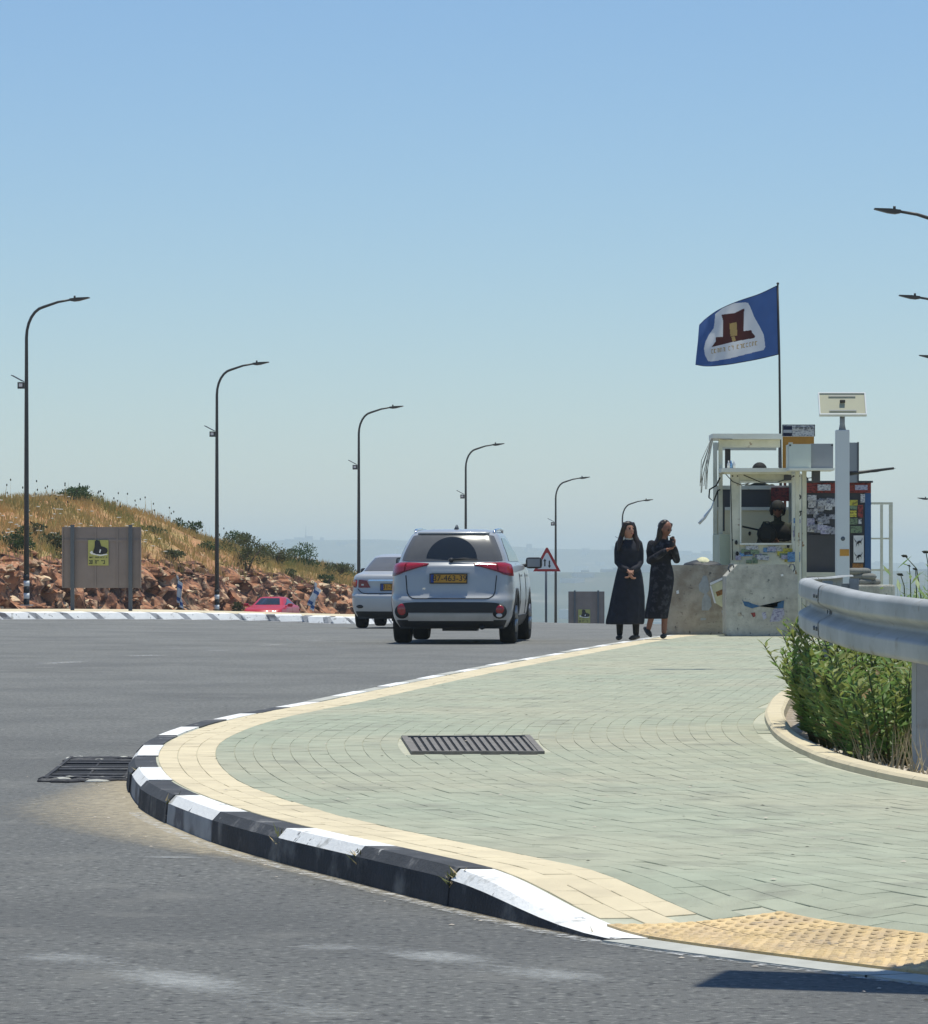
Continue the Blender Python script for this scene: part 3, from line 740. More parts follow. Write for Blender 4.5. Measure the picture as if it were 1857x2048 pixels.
for px, w_, k_, lab in SC: shrub(px, 0, w_, rs_.uniform(.4, .65), rs_.uniform(.16, .26), 'leaf_'+k_, lab, 550, .11)


# ---- far things: a town as one mass, a radio mast
mb = MB(); rt2 = random.Random(9)
for i in range(420):
    if i < 150: Y = rt2.uniform(3500, 4600); X = rt2.uniform(-800, 900)
    else: Y = rt2.uniform(7600, 9500); X = rt2.uniform(-1000, 1500)
    s = rt2.uniform(7, 20); h = rt2.uniform(5, 13); z = far_z(X, Y)
    mb.box((X, Y, z+h/2-1), (s, s, h), rz=rt2.uniform(0, 1.5))
mb.build('far_town', 'town', label='pale hazy town spread over the far hills', cat='town', kind='stuff')
Y = 9400; X = (612-CX)*Y/F; z = far_z(X, Y)
t = thing('radio_mast', 'thin radio mast standing on the hazy far ridge', 'mast', (X, Y, z-2))
MB().tube([(0, 0, 0), (0, 0, 18), (0, 0, 36)], [1.3, .9, .4], 6).build('mast_column', 'lamp_dark', t)
for q in (14, 20, 26): MB().box((0, 0, q), (3.2, .8, 1.2)).build('antenna', 'lamp_dark', t)
# ------------------------------------------------------------------ lamp posts
LH = 9.5
def make_lamp(label, group):
    t = thing('lamp_post', label, 'lamp post', group=group)
    pts = [(0, 0, 0), (0, 0, 3), (0, 0, 6.0), (0, 0, LH-1.25)]
    for k in range(1, 7):
        a = k/6*math.pi/2*.92; pts.append((.62*(1-math.cos(a)), 0, LH-1.25+.95*math.sin(a)))
    pts += [(1.0, 0, LH-.16), (1.42, 0, LH-.09)]
    MB().tube(pts, [.085, .075, .062, .05] + [.045]*6 + [.038, .032], 10).build('pole', 'lamp_dark', t)
    mb = MB(); mb.prism([(1.38, LH-.13), (1.50, LH-.15), (1.66, LH-.13), (1.98, LH-.045), (1.98, LH-.02), (1.62, LH-.03), (1.38, LH-.06)], -.11, .11, axis='y')
    l = mb.build('luminaire', 'lamp_dark', t)
    m2 = MB(); m2.tube([(1.52, 0, LH-.05), (1.52, 0, LH+.03)], [.035, .03], 8); m2.build('photocell', 'lamp_dark', l)
    mb = MB(); mb.box((-.17, 0, LH-2.72), (.20, .12, .20)); b = mb.build('camera_box', 'lamp_dark', t)
    MB().box((-.17, -.064, LH-2.71), (.11, .012, .10)).build('cover', 'paint_white', b)
    mb = MB(); mb.box((-.28, 0, LH-2.50), (.40, .3, .02), M=Matrix.Rotation(R(28), 4, 'Y')); mb.build('small_solar_panel', 'lamp_dark', t)
    for k in range(5):
        MB().tube([(0, 0, .02+.19*k), (0, 0, .19+.19*k)], .094, 12).build('band', 'paint_white' if k % 2 else 'paint_black', t)
    MB().box((0, 0, .01), (.34, .34, .03)).build('base_plate', 'galv', t)
    return t
lamp0 = None
def lamp(loc, rz, label, group):
    global lamp0
    if lamp0 is None: lamp0 = make_lamp(label, group); o = lamp0
    else:
        o = copy_tree(lamp0); o['label'] = label; o['group'] = group
    o.location = loc; o.rotation_euler.z = rz
GL = 'lamp posts along the left carriageway'
for (px, hp, top, lab) in ((53, 617, 594, 'tallest dark lamp post, left of the grey sign back'), (434, 507, 723, 'second lamp post from the left, over the rocky bank'),
        (718, 431, 811, 'third lamp post from the left, standing behind the pale saloon'), (932, 374, 886, 'lamp post rising behind the silver estate car'),
        (1112, 331, 953, 'lamp post beside the red triangle warning sign'), (1245.5, 297, 998, 'smallest lamp post, behind the woman with clasped hands')):
    Y = F*LH/hp; X = (px-CX)*Y/F; lamp((X, Y, EYE-(top-YH)*Y/F-LH), R(-8), lab, GL)
GR_ = 'lamp posts on the right of the road'
def lamp_r(px_tip, py, lab, Y=None):
    if Y is None:
        Y = 60
        while EYE + (YH-py)*Y/F < LH - .04 + zr((px_tip-CX)*Y/F, Y): Y += .25
    X = (px_tip-CX)*Y/F + 1.95; lamp((X, Y, EYE-(py-YH)*Y/F-LH+.04), R(180), lab, GR_)
lamp_r(1752, 418, 'highest lamp head reaching in from the right edge above the flag')
lamp_r(1801, 591, 'second lamp head from the top at the right edge, level with the flag')
lamp_r(1841, 711, 'third lamp head from the top at the right edge, above the solar panel')
lamp_r(1837, 996, 'lowest lamp head at the right edge, above the pipe railing')
lamp((4.78, 38.6, .13), R(180), 'lamp post just beyond the right edge that shades the paving', GR_)

# ------------------------------------------------------------------ writing made of small strokes (too blurred to read)
def marks(mb, x0, x1, z, h, y, n, mi=0, seed=1, gap_every=5):
    r = random.Random(seed); w = (x1-x0)/n
    for i in range(n):
        if gap_every and i % gap_every == gap_every-1: continue
        a = x0+w*i; k = r.randrange(4); s = h*.2
        mb.box((a+w*.42, y, z+h-s/2), (w*.75, .004, s), mi)
        if k != 3: mb.box((a+w*.7, y-.0015, z+h*.45), (w*.22, .004, h*.9), mi)
        if k in (0, 2): mb.box((a+w*.15, y-.0015, z+h*.4), (w*.2, .004, h*.7), mi)
        if k in (1, 2): mb.box((a+w*.42, y-.003, z+s/2), (w*.75, .004, s), mi)
# ------------------------------------------------------------------ backs of road signs
def sign_back(px0, px1, py0, py1, Y, label, post_px, stick, ground):
    a, b = at(px0, py0, Y), at(px1, py1, Y); cx = (a.x+b.x)/2; w = b.x-a.x; h = a.z-b.z; zb = b.z-ground
    t = thing('road_sign', label, 'road sign', (cx, Y, ground))
    MB().box((0, .06, zb+h/2), (w, .02, h)).build('panel', 'sign_back', t)
    for s in (-1, 1): MB().box((s*w/2, .045, zb+h/2), (.03, .05, h)).build('edge_rail', 'sign_back', t)
    for f in (.42, .70): MB().box((-w/2+w*f, .04, zb+h/2), (.035, .02, h*.98)).build('stiffener', 'sign_back', t)
    MB().box((0, .0405, zb+h*.78), (w*.98, .015, .05)).build('cross_rail', 'sign_back', t)
    for p in post_px: MB().box(((p-CX)*Y/F-cx, -.01, (zb+h+.05)/2-.15), (.085, .07, zb+h+.35)).build('post', 'sign_post', t)
    s0, s1 = at(stick[0], stick[1], Y), at(stick[2], stick[3], Y); sw, sh = s1.x-s0.x, s0.z-s1.z; sx, sz = (s0.x+s1.x)/2-cx, s1.z-ground
    st = MB().box((sx, .022, sz+sh/2), (sw, .006, sh)).build('sticker', 'yellow_print', t)
    mb = MB(); S = lambda u, v: (sx+sw*u, sz+sh*v)
    mb.prism([S(*q) for q in ((-.18, .72), (-.17, .95), (-.10, 1.0), (.0, .98), (.06, .98), (.10, .88), (.14, .76), (.30, .72), (.44, .66), (.46, .56), (.40, .47), (.20, .44), (-.10, .44), (-.25, .5), (-.24, .58))], .012, .017, axis='y')
    mb.build('printed_figure', 'paint_black', st)
    mb = MB(); mb.prism([S(*q) for q in ((-.42, .52), (-.3, .58), (-.25, .48), (.1, .42), (.42, .46), (.46, .42), (.1, .37), (-.35, .45))], .014, .018, axis='y')
    mb.prism([S(*q) for q in ((.08, .64), (.14, .62), (.1, .5), (.04, .5))], .009, .0118, axis='y'); mb.build('printed_cloth', 'paint_white', st)
    mb = MB(); marks(mb, sx-sw*.46, sx+sw*.44, sz+sh*.06, sh*.14, .015, 9, seed=4, gap_every=3); marks(mb, sx-sw*.44, sx+sw*.44, sz+sh*.29, sh*.05, .015, 16, seed=5)
    mb.build('printed_lettering', 'paint_black', st)
Yb = 88.5
sign_back(125, 281, 1054, 1176, Yb, 'back of a large grey road sign with yellow sticker before the bank', (145, 261), (176, 1080, 217, 1131), zr(-8, Yb)+.15)
Ys = 185; sign_back(1138, 1209, 1183, 1256, Ys, 'back of a small grey road sign left of the two women', (1150, 1197), (1157, 1219, 1181, 1246), zr((1173-CX)*Ys/F, Ys))
# ------------------------------------------------------------------ triangle warning sign
Y = 136; c = at(1094.5, 1143, Y); gz = zr(c.x, Y)
t = thing('warning_sign', 'white warning triangle with red border and two arrows, beside a lamp post', 'road sign', (c.x, Y, gz)); zb = c.z-gz
def tri(w, h, z0): return [(-w/2, z0), (w/2, z0), (.03, z0+h), (-.03, z0+h)]
MB().prism(tri(.96, .83, zb), -.01, .01, axis='y').build('border', 'red_paint', t)
MB().prism(tri(.66, .56, zb+.085), -.016, -.0115, axis='y').build('face', 'paint_white', t)
for sx, up in ((-.075, 1), (.085, 0)):
    mb = MB(); z0 = zb+.15; mb.box((sx, -.019, z0+.13), (.045, .004, .20))
    e = z0+.30 if up else z0-.03; b_ = z0+.21 if up else z0+.06
    mb.prism([(sx-.055, b_), (sx+.055, b_), (sx, e)], -.0235, -.0212, axis='y'); mb.build('arrow', 'paint_black', t)
MB().tube([(-.03, .04, -.3), (-.03, .04, zb+.75)], .04, 8).build('post', 'sign_post', t)
# ------------------------------------------------------------------ little flags leaning by the bank
def small_flag(p0, p1, Y, label):
    a, b = at(*p0, Y), at(*p1, Y); gz = a.z
    t = thing('small_flag', label, 'flag', a, group='blue and white flags leaning at the roadside'); d = b-a
    MB().tube([(0, 0, 0), d], .014, 6).build('pole', 'lamp_dark', t)
    rows = []
    for i in range(13):
        v = i/12; row = []
        for k in range(9):
            u = k/8; c_ = d*(1-.82*v); hang = .20*(u)*(1-.3*v)
            row.append((c_.x+hang*.75+.03*math.sin(9*u+5*v), c_.y+.05*math.sin(11*u+3*v)-.02, c_.z-hang*1.2))
        rows.append(row)
    m = MB(); n = 0
    for i in range(12):
        m.grid([rows[i], rows[i+1]], 1 if i in (2, 3, 9, 10) or (4 < i < 8 and False) else 0)
    for i in (5, 6, 7): pass
    f_ = m.build('cloth', ['flag_white', 'flag_blue'], t)
small_flag((357, 1216), (353, 1150), 97, 'drooping blue and white flag by the kerb right of the grey sign')
small_flag((614, 1219), (630, 1164), 100, 'blue and white flag leaning to the right beside the red car')

# ------------------------------------------------------------------ cars
class Car:
    def __init__(s, tab, bow, fb=0.15): s.tab = tab; s.bow = bow; s.fb = fb
    def P(s, z, a, off=0.0):
        sg = 1 if a >= 0 else -1; a = abs(a)
        w, yr, rx, ry, yf = cr(s.tab, z); fx, fy = min(.35, .6*w), .30
        def yb(x): return yr + s.bow*(x/w)**2
        if a <= 1: x = a*(w-rx); y = yb(x)
        elif a <= 2:
            t = (a-1)*math.pi/2; x0 = w-rx; y0 = yb(x0); x = x0+rx*math.sin(t); y = y0+ry*(1-math.cos(t))
        elif a <= 3:
            y0 = yb(w-rx)+ry; y1 = yf-fy-s.fb; t = a-2; x = w; y = y0+(y1-y0)*t
            x = w*(1-.05*sm(.75, 1, t))
        elif a <= 4:
            t = (a-3)*math.pi/2; x1 = w*.95; x = x1-fx+fx*math.cos(t) if False else (x1-fx)+fx*math.cos(t); y = yf-fy-s.fb+fy*math.sin(t)
        else: t = a-4; x1 = w*.95-fx; x = x1*(1-t); y = yf-s.fb*((1-t)**2)
        return Vector((x*sg, y, z))
    def N(s, z, a):
        e = .01; du = s.P(z, a+e)-s.P(z, a-e); dv = s.P(z+e, a)-s.P(z-e, a); n = du.cross(dv); 
        n = n.normalized() if n.length else Vector((0, -1, 0))
        return n
    def pt(s, z, a, off): return s.P(z, a) + s.N(z, a)*off
    def patch(s, a0, a1, zb, zt_, off, na=16, nz=8, mi=0, mb=None, edge=True):
        mb = mb or MB(); rows = []
        for i in range(nz+1):
            row = []
            for k in range(na+1):
                a = a0+(a1-a0)*k/na; b = zb(a) if callable(zb) else zb; t_ = zt_(a) if callable(zt_) else zt_
                row.append(s.pt(b+(t_-b)*i/nz, a, off))
            rows.append(row)
        mb.grid(rows, mi)
        if edge:                                            # turn the rim back onto the body
            rim = [(0, k) for k in range(na+1)] + [(i, na) for i in range(1, nz+1)] + [(nz, k) for k in range(na-1, -1, -1)] + [(i, 0) for i in range(nz-1, -1, -1)]
            r0 = []; r1 = []
            for i, k in rim:
                a = a0+(a1-a0)*k/na; b = zb(a) if callable(zb) else zb; t_ = zt_(a) if callable(zt_) else zt_
                r0.append(s.pt(b+(t_-b)*i/nz, a, off)); r1.append(s.pt(b+(t_-b)*i/nz, a, -.02))
            mb.grid([r0, r1], mi)
        return mb
    def poly(s, pts, off, n=7):                              # band between two lists of (a, z)
        lo, hi = pts; mb = MB(); rows = []
        for i in range(n+1):
            t = i/n; rows.append([s.pt(l[1]+(h[1]-l[1])*t, l[0]+(h[0]-l[0])*t, off) for l, h in zip(lo, hi)])
        mb.grid(rows)
        rim = list(zip(lo, lo))
        edge = [l for l in lo] + [h for h in hi[::-1]] + [lo[0]]
        mb.grid([[s.pt(e[1], e[0], off) for e in edge], [s.pt(e[1], e[0], -.02) for e in edge]])
        return mb
    def body(s, wheels, wr, zs):
        A = [i/8 for i in range(8)] + [1+i/7 for i in range(7)] + [2+i/44 for i in range(44)] + [3+i/5 for i in range(5)] + [4+i/6 for i in range(7)]
        A = [-a for a in A[::-1][:-1]] + A
        mb = MB(); idx = []; vs = [s.P(z, a) for z in zs for a in A]; n = len(A); fs = []
        for i in range(len(zs)-1):
            for k in range(n-1):
                c_ = (vs[i*n+k]+vs[(i+1)*n+k+1])/2
                if 2 <= abs(A[k]) <= 3 and any((c_.y-wy)**2+(c_.z-wz)**2 < wr**2 for wy, wz in wheels): continue
                fs.append((i*n+k, i*n+k+1, (i+1)*n+k+1, (i+1)*n+k))
        fs.append(tuple((len(zs)-1)*n+k for k in range(n-1)))
        mb.add(vs, fs, 0, True); return mb
def wheel(parent, x, y, r, w, side):
    mb = MB(); prof = [(.60, -.5), (.60, -.42), (.93, -.5), (.985, -.40), (1, -.25), (1, .25), (.985, .40), (.93, .5), (.62, .46), (.60, .38)]
    n = 28; rows = [[(x+b*w, y+r*a*math.cos(2*math.pi*k/n), r+r*a*math.sin(2*math.pi*k/n)) for k in range(n)] for a, b in prof]
    mb.grid(rows, closed=True); t = mb.build('wheel', 'rubber', parent)
    m = MB(); xo = x+side*w*.36
    m.grid([[(xo, y+r*a*math.cos(2*math.pi*k/n), r+r*a*math.sin(2*math.pi*k/n)) for k in range(n)] for a in (.62, .54)], closed=True)
    for k in range(5):
        a = k*2*math.pi/5; d = Vector((0, math.cos(a), math.sin(a))); m.tube([Vector((xo, y, r)), Vector((xo, y, r))+d*r*.56], [.06, .04], 6)
    m.tube([(xo-side*.06, y, r), (xo+side*.015, y, r)], .07, 12)
    m.grid([[(xo-side*.09, y+r*a*math.cos(2*math.pi*k/n), r+r*a*math.sin(2*math.pi*k/n)) for k in range(n)] for a in (.60, .02)], closed=True)
    m.build('rim', 'rim', t)
def arch(car, mb, wy, wz, r0, r1, side, off=.012):
    rows = []
    for k in range(25):
        th = -0.15+ (math.pi+.3)*k/24; row = []
        for r_ in (r0, (r0+r1)/2, r1):
            y = wy+r_*math.cos(th); z = max(.24, wz+r_*math.sin(th)); 
            w, yr, rx, ry, yf = car.tab and cr(car.tab, z); y0 = yr+car.bow*((w-rx)/w)**2+ry; y1 = yf-.30-car.fb
            a = 2+(y-y0)/(y1-y0); a = min(max(a, 1.2), 3.6); p = car.P(z, a); row.append((side*(abs(p.x)+off), y, z))
        row.append((side*(abs(row[0][0])-.12), row[0][1], row[0][2])); row = [row[-1]] + row[:-1]
        rows.append(row)
    mb.grid(rows); return mb
def plate(parent, car_pt, w, h, text, tilt=0.0):
    t = MB().box(car_pt, (w+.03, .012, h+.03), M=Matrix.Rotation(tilt, 4, 'X')).build('number_plate', 'plastic_black', parent)
    p = Vector(car_pt); MB().box(p+Vector((.0, -.008, 0)), (w, .006, h), M=Matrix.Rotation(tilt, 4, 'X')).build('plate_face', 'plate_yellow', t)
    MB().box(p+Vector((-w/2+.025, -.012, 0)), (.045, .004, h), M=Matrix.Rotation(tilt, 4, 'X')).build('plate_band', 'plate_blue', t)
    cu = bpy.data.curves.new('digits', 'FONT'); cu.body = text; cu.size = h*1.05; cu.align_x = 'CENTER'; cu.align_y = 'CENTER'; cu.extrude = .001
    o = bpy.data.objects.new('digits', cu); COL.objects.link(o); dg = bpy.context.evaluated_depsgraph_get(); dg.update()
    me = bpy.data.meshes.new_from_object(o.evaluated_get(dg)); bpy.data.objects.remove(o); me.materials.clear(); me.materials.append(MATS['paint_black'])
    o = link('digits', me, t); o.location = p+Vector((.02, -.0135, 0)); o.rotation_euler = (R(90)+tilt, 0, 0)

# --- silver estate
S = Car([(.24, .78, .16, .15, .20, 4.40), (.32, .83, .05, .2, .28, 4.55), (.42, .87, .0, .25, .38, 4.62), (.55, .89, -.01, .27, .42, 4.66), (.64, .90, .0, .27, .42, 4.66), (.72, .90, .05, .26, .42, 4.64),
         (.85, .895, .07, .25, .40, 4.60), (1.0, .88, .085, .23, .38, 4.50), (1.08, .865, .10, .22, .37, 4.30), (1.135, .845, .115, .21, .36, 3.95), (1.165, .815, .165, .20, .35, 3.58), (1.19, .80, .185, .19, .35, 3.46),
         (1.3, .765, .235, .18, .33, 3.30), (1.42, .715, .305, .18, .31, 3.10), (1.52, .668, .385, .18, .30, 2.92), (1.58, .635, .455, .18, .29, 2.78), (1.615, .60, .54, .18, .28, 2.70), (1.645, .55, .68, .18, .28, 2.60), (1.662, .47, .85, .18, .27, 2.5), (1.67, .36, 1.05, .15, .26, 2.4)], .16)
suv = thing('estate_car', 'silver estate car with red tail lights driving away in the middle lane', 'car', (-.20, 56.2, 0), R(-5.2))
zs = [.24+.02*i for i in range(0, 60)] + [1.425+.0204*i for i in range(13)]; zs = [z for z in zs if z <= 1.67]
WS = [(.90, .355), (3.57, .355)]
S.body(WS, .40, zs).build('body', 'car_silver', suv)
for wy, _ in WS:
    for sd in (-1, 1):
        wheel(suv, sd*.775, wy, .355, .235, sd); mb = MB(); arch(S, mb, wy, .355, .375, .455, sd); mb.build('wheel_arch', 'plastic_black', suv)
mb = MB(); mb.box((0, 2.3, .30), (1.50, 4.1, .16)); mb.box((0, 2.3, .5), (1.30, 3.6, .5)); mb.box((0.1, .55, .235), (.5, .35, .10)); mb.tube([(.45, .12, .24), (.45, .9, .25)], .035, 8); mb.build('underbody', 'plastic_black', suv)
gl = S.patch(-1.45, 1.45, lambda a: 1.195+.012*(abs(a)/1.45)**4, lambda a: 1.585-.025*(abs(a)/1.45)**4, .006, 40, 18); gl = gl.build('rear_window', 'glass_dusty', suv)
rows = []                                                    # wiped fan on the dusty glass
for i in range(9):
    r_ = .05+.32*i/8; row = []
    for k in range(25):
        th = math.pi*(.03+.94*k/24); x = .0+r_*math.cos(th); z = 1.205+r_*.92*math.sin(th)*1.0
        w, yr, rx, ry, yf = cr(S.tab, z); a = x/(w-rx) if abs(x) <= w-rx else math.copysign(1+math.asin(min(1, (abs(x)-(w-rx))/rx))*2/math.pi, x); row.append(S.pt(z, a, .0085))
    rows.append(row)
MB().grid(rows).build('wiped_glass', 'glass_dark', gl)
mb = MB(); mb.tube([S.pt(1.205, 0, .03), S.pt(1.22, .3, .035), S.pt(1.212, .62, .03)], [.018, .012, .007], 6); mb.ball(S.pt(1.20, 0, .02), .035, 8, 5); mb.build('rear_wiper', 'plastic_black', suv)
mb = MB(); mb.grid([[S.pt(1.598, a, .0)+Vector((0, dy, dz)) for a in [-1.3+2.6*k/24 for k in range(25)]] for dy, dz in ((.10, .034), (-.02, .026), (-.055, .006), (-.03, -.012), (.02, -.004))]); mb.build('spoiler', 'car_silver', suv)
mb = MB(); mb.tube([(0, .95, 1.662), (0, 1.0, 1.72), (0, 1.06, 1.725), (0, 1.13, 1.662)], [.035, .012, .012, .03], 6); mb.build('aerial_fin', 'sign_post', suv)
for sd in (-1, 1):
    lo = [(sd*.56, 1.128), (sd*.8, 1.09), (sd*1.05, 1.045), (sd*1.3, 1.005), (sd*1.55, .985), (sd*1.8, .98)]; hi = [(sd*.52, 1.152), (sd*.8, 1.165), (sd*1.05, 1.17), (sd*1.3, 1.17), (sd*1.55, 1.168), (sd*1.86, 1.14)]
    tl = S.poly((lo, hi), .016).build('tail_light', 'lamp_red_dark', suv)
    S.poly(([(sd*1.1, 1.055), (sd*1.3, 1.03), (sd*1.5, 1.02), (sd*1.7, 1.025)], [(sd*1.1, 1.155), (sd*1.3, 1.158), (sd*1.5, 1.155), (sd*1.72, 1.145)]), .022).build('lens', 'lamp_red', tl)
    S.poly(([(sd*.62, 1.125), (sd*.85, 1.09), (sd*1.04, 1.06)], [(sd*.62, 1.148), (sd*.85, 1.155), (sd*1.04, 1.155)]), .021).build('lens', 'lamp_red', tl)
    mb = MB(); mb.tube([S.P(.47, sd*1.22)+Vector((0, .05, 0)), S.P(.47, sd*1.22)+Vector((0, -.022, 0))], .105, 18); rec = mb.build('fog_lamp_recess', 'plastic_black', suv)
    mb = MB(); mb.ball(S.P(.485, sd*1.22)+Vector((0, -.02, .015)), (.07, .02, .06 if sd > 0 else .085), 14, 8); mb.build('fog_lamp', 'lamp_red', rec)
    if sd > 0:
        mb = MB(); mb.ball(S.P(.41, sd*1.22)+Vector((0, -.022, .005)), (.055, .02, .035), 14, 8); mb.build('reversing_lamp', 'lamp_clear', rec)
    mb = MB(); p = Vector((sd*.86, 3.05, 1.145)); mb.tube([p+Vector((-sd*.12, .05, -.03)), p+Vector((sd*.05, 0, 0))], .03, 6); mb.box(p+Vector((sd*.13, -.01, .03)), (.25, .12, .17), bev=.05); mm = mb.build('door_mirror', 'plastic_black', suv)
    MB().box(p+Vector((sd*.13, -.073, .03)), (.19, .006, .12)).build('mirror_glass', 'grey_panel', mm)
    S.patch(sd*2.0, sd*2.93, lambda a: 1.195, lambda a: 1.20+.335*sm(3.0, 2.42, abs(a))*(1-.30*sm(2.10, 2.0, abs(a))), .006, 26, 5).build('side_window', 'glass_dark', suv)
    for dy in (1.55, 2.62):
        mb = MB(); mb.tube([S.P(.42, 2.5)*0+Vector((sd*(abs(S.P(z, 2.5).x)+.002), dy+.06*(z-.8)**2, z)) for z in (.42, .6, .8, 1.0, 1.16)], .006, 4); mb.build('door_seam', 'seam', suv)
        mb = MB(); mb.box((sd*(abs(S.P(.98, 2.4).x)+.015), dy+.28, .985), (.03, .17, .03)); mb.build('door_handle', 'chrome', suv)
    S.patch(sd*2.22, sd*2.80, .26, .40, .012, 12, 3).build('sill', 'plastic_black', suv)
    mb = MB(); mb.tube([(sd*.57, .70, 1.61), (sd*.585, .85, 1.652), (sd*.59, 1.6, 1.672), (sd*.575, 2.2, 1.66), (sd*.55, 2.45, 1.60)], .018, 6); mb.build('roof_rail', 'chrome', suv)
mb = S.patch(-1.32, 1.32, lambda a: .455, lambda a: .605-.04*(abs(a)/1.32)**6, .012, 32, 4); mb.build('bumper_insert', 'plastic_black', suv)
mb = S.patch(-.98, .98, .345, .445, .022, 24, 4); mb.build('skid_plate', 'skid', suv)
mb = S.patch(-1.55, 1.55, .24, .345, .010, 32, 3); mb.build('lower_bumper', 'plastic_black', suv)
mb = MB(); L_ = []                                            # tailgate shut line
for k in range(0, 41):
    t_ = -1+2*k/40; q = abs(t_)
    if q < .62: x, z = q/.62*.52, .655
    elif q < .78: h_ = (q-.62)/.16*math.pi/2; x, z = .52+.12*math.sin(h_), .655+.12*(1-math.cos(h_))
    else: x, z = .64+.02*(q-.78)/.22, .775+.215*(q-.78)/.22
    w, yr, rx, ry, yf = cr(S.tab, z); a = x/(w-rx) if x <= w-rx else 1+math.asin((x-(w-rx))/rx)*2/math.pi
    L_.append(S.pt(z, math.copysign(a, t_), .002))
mb.tube(L_, .0075, 5); mb.build('tailgate_seam', 'seam', suv)
mb = S.patch(-.42, .42, 1.025, 1.055, .02, 12, 3); mb.build('plate_garnish', 'car_silver', suv)
plate(suv, S.pt(.945, 0, .004)+Vector((-.03, -.015, 0)), .52, .115, '87-463-39', R(-4))
mb = MB(); p = S.pt(.80, -.62, .004)
for k in range(7): mb.box(p+Vector((.022*k, .0+.002*k, 0)), (.015, .006, .024), mi=0)
mb.build('badge', 'chrome', suv)
S.patch(4.1, 4.99, 1.2, 1.5, .006, 10, 6).build('windscreen', 'glass_dark', suv)
# --- pale saloon and red car share one shape
T = Car([(.22, .76, .14, .15, .20, 4.30), (.30, .81, .06, .2, .26, 4.42), (.42, .85, .01, .24, .34, 4.50), (.56, .87, .0, .26, .38, 4.53), (.65, .875, .01, .26, .38, 4.53), (.675, .873, .05, .25, .38, 4.52), (.80, .868, .085, .24, .38, 4.48),
         (.94, .855, .09, .23, .37, 4.30), (1.02, .835, .11, .22, .36, 3.95), (1.06, .80, .16, .21, .35, 3.55), (1.085, .765, .34, .20, .33, 3.42), (1.10, .745, .50, .18, .30, 3.36), (1.13, .72, .58, .17, .28, 3.28), (1.22, .67, .76, .16, .27, 3.08), (1.32, .615, .98, .15, .26, 2.85),
         (1.39, .57, 1.15, .15, .26, 2.68), (1.425, .53, 1.28, .15, .25, 2.58), (1.45, .46, 1.42, .14, .22, 2.48), (1.46, .35, 1.55, .12, .2, 2.4)], .14)
